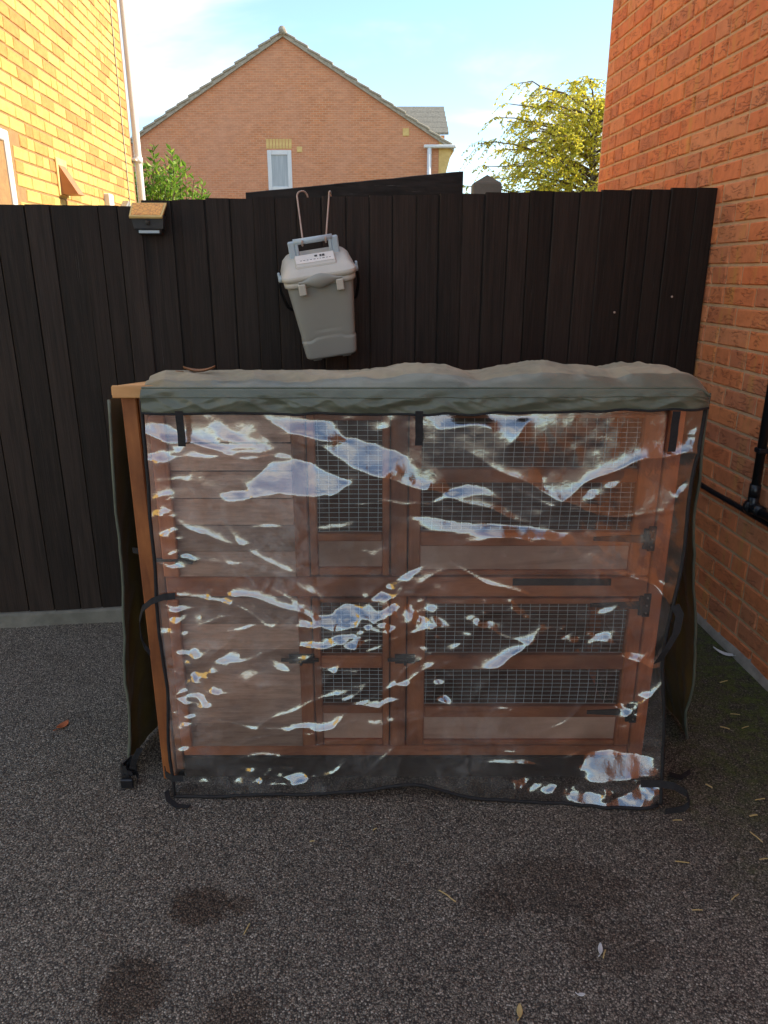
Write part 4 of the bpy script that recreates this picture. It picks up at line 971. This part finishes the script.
#FACETS_BEGIN
FACETS = [
 ([(0.199, 0.022), (0.234, 0.022), (0.302, 0.047), (0.337, 0.044), (0.357, 0.089), (0.413, 0.097), (0.469, 0.131), (0.428, 0.17), (0.385, 0.149), (0.301, 0.089), (0.226, 0.051)], 0.85, 0.08),
 ([(0.441, 0.144), (0.469, 0.131), (0.508, 0.162), (0.514, 0.188), (0.495, 0.219), (0.484, 0.184)], 0.6, 0.44),
 ([(0.242, 0.108), (0.273, 0.131), (0.371, 0.179), (0.335, 0.214), (0.236, 0.201), (0.187, 0.193)], 0.85, 0.15),
 ([(0.129, 0.205), (0.193, 0.195), (0.236, 0.203), (0.139, 0.225)], 0.6, -0.09),
 ([(0.149, 0.144), (0.211, 0.08), (0.238, 0.097), (0.203, 0.119), (0.16, 0.144)], 0.6, -0.43),
 ([(0.015, 0.051), (0.049, 0.055), (0.086, 0.089), (0.063, 0.114), (0.03, 0.08)], 0.7, 0.15),
 ([(0.096, 0.026), (0.13, 0.026), (0.152, 0.063), (0.18, 0.089), (0.148, 0.089), (0.122, 0.063)], 0.6, 0.25),
 ([(0.302, 0.284), (0.342, 0.275), (0.377, 0.273), (0.374, 0.286), (0.312, 0.29)], 0.55, 0.08),
 ([(0.476, 0.261), (0.522, 0.266), (0.614, 0.28), (0.707, 0.285), (0.776, 0.3), (0.754, 0.311), (0.615, 0.302), (0.514, 0.292)], 0.85, 0.25),
 ([(0.517, 0.232), (0.543, 0.203), (0.584, 0.188), (0.623, 0.199), (0.642, 0.22), (0.611, 0.211), (0.559, 0.212)], 0.6, 0.18),
 ([(0.495, 0.031), (0.568, 0.033), (0.627, 0.031), (0.694, 0.04), (0.68, 0.061), (0.629, 0.061), (0.591, 0.052), (0.547, 0.068), (0.525, 0.061)], 0.7, 0.19),
 ([(0.625, 0.061), (0.68, 0.061), (0.653, 0.106)], 0.6, 0.51),
 ([(0.797, 0.203), (0.815, 0.194), (0.82, 0.213), (0.806, 0.222)], 0.8, 0.28),
 ([(0.83, 0.185), (0.86, 0.18), (0.853, 0.194), (0.834, 0.194)], 0.7, 0.29),
 ([(0.712, 0.171), (0.724, 0.173), (0.752, 0.218), (0.745, 0.226)], 0.6, 0.5),
 ([(0.325, 0.516), (0.355, 0.477), (0.396, 0.487), (0.399, 0.516), (0.37, 0.536), (0.332, 0.536)], 0.8, -0.01),
 ([(0.328, 0.556), (0.355, 0.545), (0.415, 0.556), (0.422, 0.566), (0.385, 0.579)], 0.65, 0.1),
 ([(0.407, 0.463), (0.444, 0.424), (0.505, 0.376), (0.48, 0.416), (0.451, 0.463)], 0.7, 0.33),
 ([(0.388, 0.526), (0.437, 0.519), (0.452, 0.536), (0.415, 0.548)], 0.7, 0.21),
 ([(0.422, 0.491), (0.455, 0.482), (0.444, 0.509), (0.422, 0.509)], 0.7, 0.12),
 ([(0.258, 0.501), (0.28, 0.511), (0.332, 0.506), (0.325, 0.531), (0.288, 0.533)], 0.5, -0.14),
 ([(0.838, 0.874), (0.889, 0.869), (0.982, 0.878), (0.99, 0.918), (0.944, 0.924), (0.877, 0.936), (0.843, 0.936)], 1.35, 0.32),
 ([(0.816, 0.992), (0.83, 0.936), (0.849, 0.977), (0.869, 0.952), (0.898, 0.989), (0.963, 0.952), (0.991, 0.959), (0.985, 1.01), (0.838, 0.997)], 1.3, 0.36),
 ([(0.695, 0.962), (0.723, 0.928), (0.736, 0.934), (0.718, 0.967)], 0.8, 0.04),
 ([(0.74, 0.934), (0.761, 0.916), (0.787, 0.97), (0.77, 0.979)], 0.75, 0.4),
 ([(0.549, 0.581), (0.585, 0.567), (0.557, 0.602)], 0.7, 0.17),
 ([(0.84, 0.485), (0.871, 0.474), (0.869, 0.484), (0.845, 0.493)], 0.6, 0.3),
 ([(0.894, 0.729), (0.927, 0.724), (0.947, 0.763), (0.931, 0.772)], 0.6, 0.5),
 ([(0.892, 0.588), (0.932, 0.594), (0.925, 0.605), (0.896, 0.599)], 0.7, 0.32),
 ([(0.764, 0.821), (0.782, 0.804), (0.786, 0.839), (0.77, 0.836)], 0.6, 0.4),
 ([(0.784, 0.839), (0.793, 0.839), (0.796, 0.928), (0.789, 0.928)], 0.3, 0.6),
 ([(0.022, 0.506), (0.054, 0.491), (0.049, 0.511), (0.029, 0.523)], 0.7, 0.0),
 ([(0.024, 0.551), (0.048, 0.545), (0.046, 0.556), (0.027, 0.561)], 0.7, 0.0),
 ([(0.021, 0.593), (0.049, 0.586), (0.044, 0.603), (0.024, 0.605)], 0.7, 0.0),
 ([(0.026, 0.717), (0.061, 0.699), (0.056, 0.731), (0.029, 0.738)], 0.7, -0.2),
 ([(0.027, 0.763), (0.058, 0.761), (0.058, 0.769), (0.027, 0.77)], 0.7, 0.0),
 ([(0.026, 0.785), (0.049, 0.781), (0.049, 0.79), (0.03, 0.792)], 0.7, 0.0),
 ([(0.128, 0.962), (0.158, 0.917), (0.168, 0.923), (0.142, 0.97)], 0.7, 0.5),
 ([(0.232, 0.951), (0.265, 0.932), (0.288, 0.959), (0.248, 0.964)], 0.75, 0.05),
 ([(0.176, 0.962), (0.183, 0.934), (0.192, 0.936), (0.182, 0.966)], 0.6, 0.5),
 ([(0.045, 0.951), (0.057, 0.94), (0.08, 0.955), (0.056, 0.959)], 0.7, 0.0),
 ([(0.078, 0.501), (0.093, 0.438), (0.102, 0.441), (0.084, 0.511)], 0.4, 0.6),
 ([(0.121, 0.472), (0.137, 0.438), (0.152, 0.453), (0.132, 0.482)], 0.5, 0.5),
 ([(0.075, 0.662), (0.091, 0.637), (0.094, 0.699), (0.083, 0.736)], 0.5, 0.6),
 ([(0.111, 0.617), (0.147, 0.581), (0.156, 0.622), (0.13, 0.637)], 0.5, 0.0),
 ([(0.143, 0.662), (0.172, 0.637), (0.186, 0.653), (0.147, 0.683)], 0.4, 0.01),
 ([(0.221, 0.642), (0.21, 0.611), (0.233, 0.626), (0.259, 0.653)], 0.5, 0.03),
 ([(0.354, 0.642), (0.361, 0.63), (0.385, 0.653), (0.373, 0.658)], 0.6, 0.39),
 ([(0.385, 0.742), (0.408, 0.728), (0.446, 0.724), (0.469, 0.731), (0.423, 0.747)], 0.65, 0.12),
 ([(0.453, 0.683), (0.484, 0.679), (0.484, 0.688), (0.457, 0.689)], 0.6, 0.13),
 ([(0.97, 0.07), (0.987, 0.068), (0.987, 0.078), (0.972, 0.078)], 0.8, 0.35),
 ([(0.971, 0.089), (0.987, 0.088), (0.987, 0.101), (0.973, 0.101)], 0.8, 0.35),
 ([(0.967, 0.208), (0.985, 0.186), (0.989, 0.2), (0.974, 0.222)], 0.8, 0.15),
 ([(0.984, 0.208), (0.989, 0.207), (0.989, 0.221), (0.981, 0.221)], 0.8, 0.15),
 ([(0.937, 0.415), (0.96, 0.411), (0.984, 0.444), (0.951, 0.437)], 0.85, 0.54),
 ([(0.913, 0.41), (0.921, 0.41), (0.935, 0.429), (0.93, 0.429)], 0.6, 0.5),
 ([(0.412, 0.034), (0.447, 0.03), (0.44, 0.063), (0.423, 0.069)], 0.55, 0.4),
 ([(0.351, 0.026), (0.378, 0.026), (0.378, 0.042), (0.358, 0.044)], 0.6, 0.09),
 ([(0.03, 0.379), (0.058, 0.346), (0.082, 0.365), (0.044, 0.398)], 0.6, 0.0),
 ([(0.067, 0.17), (0.083, 0.144), (0.096, 0.17), (0.104, 0.219)], 0.3, 0.6),
 ([(0.007, 0.119), (0.025, 0.114), (0.028, 0.122), (0.015, 0.153)], 0.6, 0.3),
 ([(0.184, 0.279), (0.248, 0.277), (0.244, 0.284), (0.19, 0.286)], 0.5, 0.03),
]
#FACETS_END
def folds(h):
    """long sharp-crested creases that fade away from the crest"""
    U_, V_ = np.meshgrid(np.arange(GX + 1) / GX, np.arange(GZ + 1) / GZ, indexing='ij'); X_, Z_ = U_ * Wd, V_ * Ht
    rs = random.Random(78)
    for k in range(185):
        m = rs.random()
        if m < .24: cu, cv, a, L = abs(rs.gauss(0, .03)) + .012, rs.uniform(.08, .98), rs.gauss(0, .25), rs.uniform(.012, .04)
        elif m < .46: cu, cv, a, L = rs.uniform(.03, .42), rs.uniform(.50, .97), rs.gauss(-.5, .45), rs.uniform(.05, .20)
        elif m < .60: cu, cv, a, L = rs.gauss(.42, .08), rs.gauss(.60, .10), rs.gauss(-.7, .5), rs.uniform(.03, .13)
        elif m < .76: cu, cv, a, L = rs.uniform(.45, .97), rs.uniform(.48, .95), rs.gauss(-.3, .5), rs.uniform(.03, .14)
        elif m < .90: cu, cv, a, L = rs.uniform(.03, .97), rs.uniform(.05, .5), rs.gauss(.35, .35), rs.uniform(.10, .32)
        else: cu, cv, a, L = rs.uniform(.03, .97), rs.uniform(.93, 1.0), rs.gauss(-1.0, .4), rs.uniform(.015, .04)
        dx_, dz_ = X_ - cu * Wd, Z_ - cv * Ht
        s1 = dx_ * math.cos(a) + dz_ * math.sin(a); bend = rs.uniform(-.35, .35)
        s2 = -dx_ * math.sin(a) + dz_ * math.cos(a) + bend * s1 * s1 / L + .0035 * np.sin(s1 * rs.uniform(30, 70) + k)
        wd = rs.uniform(.005, .016) * (1 if L > .04 else .6); A = wd * rs.uniform(.25, .72)
        env = np.clip(1 - (s1 / L) ** 2, 0, 1) ** 1.2
        h = h + A * env * np.exp(-np.abs(s2) / wd)
    return h
def solve():
    pad = 60; nx, nz_ = GX + 1 + 2 * pad, GZ + 1 + 2 * pad
    dx, dz = Wd / GX, Ht / GZ
    gx = np.zeros((nx, nz_)); gz = np.zeros((nx, nz_))
    uu = (np.arange(GX + 1) / GX)[:, None]; vv = (np.arange(GZ + 1) / GZ)[None, :]
    U_ = np.broadcast_to(uu, (GX + 1, GZ + 1)); V_ = np.broadcast_to(vv, (GX + 1, GZ + 1))
    rr = np.random.RandomState(4)
    def smoothnoise(cells_u, cells_v, seed):
        r_ = np.random.RandomState(seed); g_ = r_.randn(cells_u + 3, cells_v + 3)
        a = U_ * cells_u; c = V_ * cells_v; i = a.astype(int); j = c.astype(int); fa = a - i; fc = c - j
        fa = fa * fa * (3 - 2 * fa); fc = fc * fc * (3 - 2 * fc)
        return (g_[i, j] * (1 - fa) + g_[i + 1, j] * fa) * (1 - fc) + (g_[i, j + 1] * (1 - fa) + g_[i + 1, j + 1] * fa) * fc
    GXf = np.zeros((GX + 1, GZ + 1)); GZf = np.zeros((GX + 1, GZ + 1)); taken = np.zeros((GX + 1, GZ + 1))
    Uw = U_ + .0018 * smoothnoise(40, 34, 50) ; Vw = V_ + .0022 * smoothnoise(40, 34, 51)
    for (poly, sz, sx) in FACETS:
        ins = np.zeros((GX + 1, GZ + 1), bool); m = len(poly); j = m - 1
        for i in range(m):
            xi, yi = poly[i]; xj, yj = poly[j]
            c = ((yi > Vw) != (yj > Vw)) & (Uw < (xj - xi) * (Vw - yi) / ((yj - yi) + 1e-12) + xi)
            ins ^= c; j = i
        GZf[ins] = sz; GXf[ins] = sx; taken[ins] = 1
    GZf *= .74 * (1 + .28 * smoothnoise(22, 20, 61)); GXf *= .75; GXf += taken * .12 * smoothnoise(24, 20, 62)

    # broad and fine crumple
    GXf += (.05 * smoothnoise(7, 6, 1) + .05 * smoothnoise(16, 14, 2)) * (1 - taken)
    GZf += (.03 * smoothnoise(7, 6, 3) + .035 * smoothnoise(16, 14, 4)) * (1 - taken)
    crz = np.zeros_like(GXf)
    for (cu, cv, ru, rv, k) in CRUMPLE: crz += k * np.exp(-(((U_ - cu) / ru) ** 2 + ((V_ - cv) / rv) ** 2))
    crz *= 1.5
    GXf += crz * (.35 * smoothnoise(60, 52, 11) + .30 * smoothnoise(100, 90, 12)); GZf += crz * (.35 * smoothnoise(60, 52, 13) + .30 * smoothnoise(100, 90, 14))
    GXf += .06 * smoothnoise(70, 60, 21); GZf += .055 * smoothnoise(70, 60, 22)
    # dh/dx = gx ; dh/ds (s downward) = gz
    gx[pad:pad + GX + 1, pad:pad + GZ + 1] = GXf; gz[pad:pad + GX + 1, pad:pad + GZ + 1] = GZf
    kx = 2 * np.pi * np.fft.fftfreq(nx, dx)[:, None]; kz = 2 * np.pi * np.fft.fftfreq(nz_, dz)[None, :]
    den = kx ** 2 + kz ** 2 + 9.0 ** 2
    Hh = -1j * (kx * np.fft.fft2(gx) + kz * np.fft.fft2(gz)) / den
    h = np.real(np.fft.ifft2(Hh))[pad:pad + GX + 1, pad:pad + GZ + 1]
    return h
CRUMPLE = []
#CRUMPLE_BEGIN
CRUMPLE = [
 (0.608, 0.522, 0.024, 0.042, 1.0),
 (0.678, 0.491, 0.039, 0.031, 1.2),
 (0.825, 0.554, 0.047, 0.036, 1.2),
 (0.548, 0.707, 0.020, 0.062, 1),
 (0.511, 0.532, 0.031, 0.073, 0.9),
 (0.455, 0.779, 0.044, 0.059, 0.5),
 (0.444, 0.472, 0.052, 0.068, 0.7),
 (0.077, 0.683, 0.037, 0.078, 0.7),
 (0.044, 0.591, 0.029, 0.117, 0.7),
 (0.362, 0.551, 0.066, 0.039, 0.5),
 (0.93, 0.758, 0.039, 0.062, 0.7),
 (0.75, 0.952, 0.055, 0.031, 0.7),
 (0.912, 0.965, 0.071, 0.031, 0.8),
 (0.392, 0.341, 0.044, 0.029, 0.5),
 (0.177, 0.934, 0.184, 0.039, 0.4),
 (0.44, -0.056, 0.037, 0.029, 0.8),
]
#CRUMPLE_END
hf = folds(solve())
hf = np.maximum(hf, -.028) 
vv = np.arange(GZ + 1) / GZ
hf *= np.clip(vv / .05, 0, 1)[None, :] * .999
SH_P = []
for i in range(GX + 1):
    u = i / GX; row = []
    for j in range(GZ + 1):
        v = j / GZ; p = sheet_base(u, v)
        y = p.y - .006 - float(hf[i, j])
        # scalloped lower edge and wavy side edges
        zlow = .004 + (.012 + .012 * math.sin(u * 7.5 - 1.2) + .008 * nz3(u * 9, 2)) * (1 - abs(u - .5) * .8)
        zlow += .028 * math.exp(-((u - .5) / .09) ** 2) 
        z = p.z * (1 - v) + v * v * zlow + p.z * 0 if False else p.z + (zlow - .004) * v ** 3
        ex = .010 * nz3(v * 5, 11) * (max(0, 1 - u * 12)) + (.016 * nz3(v * 4, 17) - .030 * math.sin(v * math.pi) ** 2) * max(0, (u - .9) * 10) ** 2
        row.append((p.x + ex, y, z))
    SH_P.append(row)
b = MB(); b.grid(SH_P, flip=True); cs = b.build('clear_sheet', 'clear', CV, CI)
# black binding round the sheet
def bind(pts, nm='binding'):
    b = MB(); b.tube(pts, .0048, 6); return b.build(nm, 'web', CV, CI)
bind([SH_P[0][j] for j in range(0, GZ + 1, 3)]); bind([SH_P[-1][j] for j in range(0, GZ + 1, 3)]); bind([SH_P[i][-1] for i in range(0, GX + 1, 3)])

# side flaps: olive outside, brown lining inside
def flap(side, xt, xb_, y0, y1, z1, amp, seed, yb=None):
    yb = y0 if yb is None else yb
    A, B_ = [], []
    for i in range(41):
        s_ = i / 40; ra, rb2 = [], []
        for j in range(61):
            t = j / 60; ya = y0 + (yb - y0) * t; y = ya + (y1 - ya) * s_
            wob = amp * (1.5 * nz3(t * 2.2, s_ * 3.5, seed) + .8 * (1 - 2 * abs(nz3(t * 5 + s_ * 3, s_ * 6, seed + 3))) + .35 * nz3(t * 17, s_ * 8, seed + 6)) * (.2 + .8 * t)
            x = xt + (xb_ - xt) * t ** 1.3 + side * 0 + wob
            y = y + .03 * nz3(t * 2.5, 4, seed) * (1 - s_) - .045 * math.sin(t * math.pi) * (1 - s_) * 0
            z = z1 * (1 - t) + (.012 + .05 * s_ * 0) * t
            ra.append((x, y, z)); rb2.append((x - side * .004, y, z))
        A.append(ra); B_.append(rb2)
    b = MB(); b.grid(A, 0, True, side < 0); b.grid(B_, 1, True, side > 0)
    # close the front edge
    for j in range(60): b.add([A[0][j], A[0][j + 1], B_[0][j + 1], B_[0][j]], [(0, 1, 2, 3)], 0)
    o = b.build('side_flap', ['canvas', 'lining'], CV, CI)
    e = MB(); e.tube([((A[0][j][0] + B_[0][j][0]) / 2, A[0][j][1] - .001, A[0][j][2]) for j in range(0, 61, 2)], .0042, 7); e.build('edge_roll', 'canvas', CV, CI)
    return A
AL = flap(-1, -.684, -.757, 1.80, 2.33, 1.10, .016, 31)
AR = flap(1, .790, .945, 1.775, 2.33, 1.12, .016, 57, 1.94)
# straps
def strap(pts, w_=.016, wd=(1, 0, 0)):
    b = MB(); b.ribbon(pts, w_, .002, wd); return b.build('strap', 'web', CV, CI)
def fy_(x, z):
    """front surface of the sheet near x,z"""
    u = (x - TL.x) / (TR.x - TL.x); v = (TL.z - z) / (TL.z - BL.z); i = max(0, min(GX, round(u * GX))); j = max(0, min(GZ, round(v * GZ))); return SH_P[i][j][1]
for x, zl in ((-.478, 1.008), (.082, 1.010), (.682, .995)):
    strap([(x, 1.688, 1.092), (x, min(1.690, fy_(x, 1.06) - .006), 1.06), (x + .001, min(1.69, fy_(x, 1.04) - .006), 1.035), (x, min(1.69, fy_(x, zl) - .006), zl)], .018)
yL = fy_(-.56, .62) - .008
strap([(-.530, yL, .618), (-.560, yL - .002, .616), (-.590, yL - .006, .606), (-.615, yL - .004, .585), (-.628, yL, .55), (-.630, yL, .51), (-.624, yL + .002, .475), (-.612, yL + .004, .452)], .017, (0, 0.25, 1))
strap([(-.555, fy_(-.565, .07) - .007, .07), (-.585, fy_(-.585, .07) - .008, .07), (-.61, 1.71, .066), (-.622, 1.74, .06)], .018, (0, .2, 1))
strap([(-.615, 1.715, .006), (-.60, 1.68, .005), (-.57, 1.655, .005), (-.535, 1.65, .006)], .016, (.5, .8, 0))
strap([(-.660, 1.79, .706), (-.63, 1.785, .704), (-.605, 1.79, .700)], .015, (0, 0, 1))
yR = fy_(.74, .58) - .008
strap([(.735, yR, .60), (.748, yR - .006, .575), (.742, yR - .014, .53), (.722, yR - .018, .485), (.705, yR - .014, .445)], .022, (.8, 0, .35))
strap([(.700, fy_(.70, .075) - .008, .075), (.745, fy_(.745, .075) - .008, .075), (.79, 1.655, .07), (.825, 1.65, .05), (.835, 1.645, .02), (.815, 1.64, .006), (.765, 1.63, .005)], .020, (.1, .4, 1))
# buckle and bunched webbing at the foot of the left flap
b = MB(); rr = random.Random(8)
for k in range(5):
    a0 = rr.uniform(-.6, .6); c = Vector((-.730, 1.755, .012 + .014 * k)); pts = []
    for m in range(9):
        a = a0 + m * .6; pts.append(c + Vector((.022 * math.cos(a), .018 * math.sin(a), .012 * math.sin(a * 1.7))))
    b.ribbon(pts, .016, .002, (rr.uniform(-.4, .4), rr.uniform(-.4, .4), 1))
b.ribbon([(-.715, 1.74, .06), (-.70, 1.735, .10), (-.685, 1.74, .13)], .016, .002, (1, .3, -.3))
b.build('bunched_strap', 'web', CV, CI)
b = MB(); b.box(-.748, -.712, 1.725, 1.737, .004, .034, .004); b.build('buckle', 'black_pvc', CV, CI)
strap([(.90, 1.80, .006), (.86, 1.77, .008), (.83, 1.78, .012)], .02, (.2, 1, .1))

# ------------------------------------------------------------------ litter on the tarmac
rr = random.Random(17)
def straw(x, y, L, a, wdt=.0024, mat='straw'):
    b = MB(); pts = [Vector((math.cos(a), math.sin(a), 0)) * L * (t - .5) + Vector((0, 0, .003 + .0008 * math.sin(t * 3))) + Vector((-math.sin(a), math.cos(a), 0)) * L * rr.uniform(-.02, .03) * math.sin(t * 3) for t in (0, .25, .5, .75, 1)]
    b.ribbon(pts, wdt, .0012, (-math.sin(a), math.cos(a), .2)); o = b.build('straw_piece', mat, None, (x, y, 0)); return o
#LITTER_BEGIN
tag(straw(0.149, 1.352, 0.05, -0.75), 'longest straw piece on the tarmac below the right hutch door', 'straw', 'straw pieces on the tarmac')
tag(straw(0.743, 1.456, 0.034, -0.15), 'straw piece lying level right of the oil-dark damp patch', 'straw', 'straw pieces on the tarmac')
tag(straw(0.722, 1.312, 0.025, 0), 'short straw piece just below the level one near the right edge', 'straw', 'straw pieces on the tarmac')
tag(straw(0.826, 1.349, 0.03, 0.6), 'slanted straw piece near the right edge, level with short one', 'straw', 'straw pieces on the tarmac')
tag(straw(0.969, 1.541, 0.04, -1.2), 'steep straw piece on moss at the right edge', 'straw', 'straw pieces on the tarmac')
tag(straw(0.955, 1.466, 0.03, 0.1), 'short straw piece cut by the right edge of the photo', 'straw', 'straw pieces on the tarmac')
tag(straw(0.787, 1.602, 0.025, 0), 'bright straw piece beside the lower right strap loop', 'straw', 'straw pieces on the tarmac')
tag(straw(0.475, 1.198, 0.022, 1.1), 'short straw piece beside the white chip, lower right', 'straw', 'straw pieces on the tarmac')
tag(straw(-0.307, 1.261, 0.03, 1.3), 'short curved straw piece between the two dark stains and hutch', 'straw', 'straw pieces on the tarmac')
tag(straw(1.049, 1.684, 0.03, 0.2), 'straw piece on moss near the right edge, level with hutch bottom', 'straw', 'straw pieces on the tarmac')
tag(straw(1.168, 2.096, 0.03, -0.2), 'straw piece on moss near the wall, nearer the feather', 'straw', 'straw pieces on the tarmac')
tag(straw(1.167, 2.023, 0.03, 0.4), 'straw piece on moss near the wall, farther from the feather', 'straw', 'straw pieces on the tarmac')
tag(straw(0.525, 1.672, 0.03, -0.2), 'straw piece at the bottom edge of the plastic sheet, right half', 'straw', 'straw pieces on the tarmac')
tag(straw(-0.186, 1.526, 0.012, 0.2), 'tiny straw fragment below the plastic sheet, left of centre', 'straw', 'straw pieces on the tarmac')
tag(straw(-0.024, 1.569, 0.012, 0.7), 'tiny straw fragment below the middle of the plastic sheet', 'straw', 'straw pieces on the tarmac')
def leaf_obj(nm, mat, x, y, z, L, W, a, curl=.35):
    b = MB(); P = []
    for i in range(9):
        t = i / 8; ww = W * math.sin(math.pi * min(1, t * .96 + .02)) ** .8; row = []
        for k in (-1, -.5, 0, .5, 1):
            row.append((L * (t - .5), ww * k, .003 + curl * L * (t - .5) ** 2 * 1.5 + curl * W * abs(k) * .8))
        P.append(row)
    b.grid(P); b.tube([(-L * .5, 0, .004), (-L * .75, .004, .006)], .0012, 5)
    o = b.build(nm, mat, None, (x, y, z), (0, 0, a)); m = o.modifiers.new('thick', 'SOLIDIFY'); m.thickness = .0008
    return o
tag(leaf_obj('fallen_leaf', 'red_leaf', -1.04, 2.03, 0, .045, .014, 1.1), 'small orange red fallen leaf on tarmac at the left edge', 'leaf')
tag(leaf_obj('fallen_leaf', 'dry_leaf', -.475, 1.90, roof_z(-.475, 1.90) + .002, .080, .018, .2), 'curled dry brown leaf lying on the cover roof, left end', 'leaf')
tag(leaf_obj('feather', 'white_bit', 1.315, 2.49, 0, .10, .012, 2.6, .5), 'white feather on mossy ground at the foot of the brick wall', 'feather')
tag(leaf_obj('pebble_chip', 'white_bit', .402, 1.105, 0, .016, .004, .1, .1), 'tiny white chip on tarmac near the bottom right of the photo', 'chip')
tag(leaf_obj('pebble_chip', 'white_bit', .47, 1.21, 0, .030, .005, 1.3, .2), 'longer white chip on tarmac below the right end of the cover', 'chip')
tag(leaf_obj('wood_chip', 'straw', .27, 1.07, 0, .03, .006, 1.4, .15), 'brown wood chip on the tarmac at the bottom of the photo', 'chip')

for x, y, L_, a, lab in ((1.22, 2.30, .035, .4, 'debris sliver on moss nearest the white feather'), (1.10, 2.02, .028, -.5, 'debris sliver on moss midway between hutch flap and wall'), (1.19, 1.90, .030, 1.0, 'debris sliver on moss below the waste pipe, near the wall'), (1.0, 1.62, .024, .2, 'debris sliver on damp tarmac right of the strap loop'), (.93, 1.74, .020, -.9, 'debris sliver on damp tarmac just below the right flap')):
    tag(straw(x, y, L_, a, .004), lab, 'debris', 'debris slivers along the brick wall')
#LITTER_END
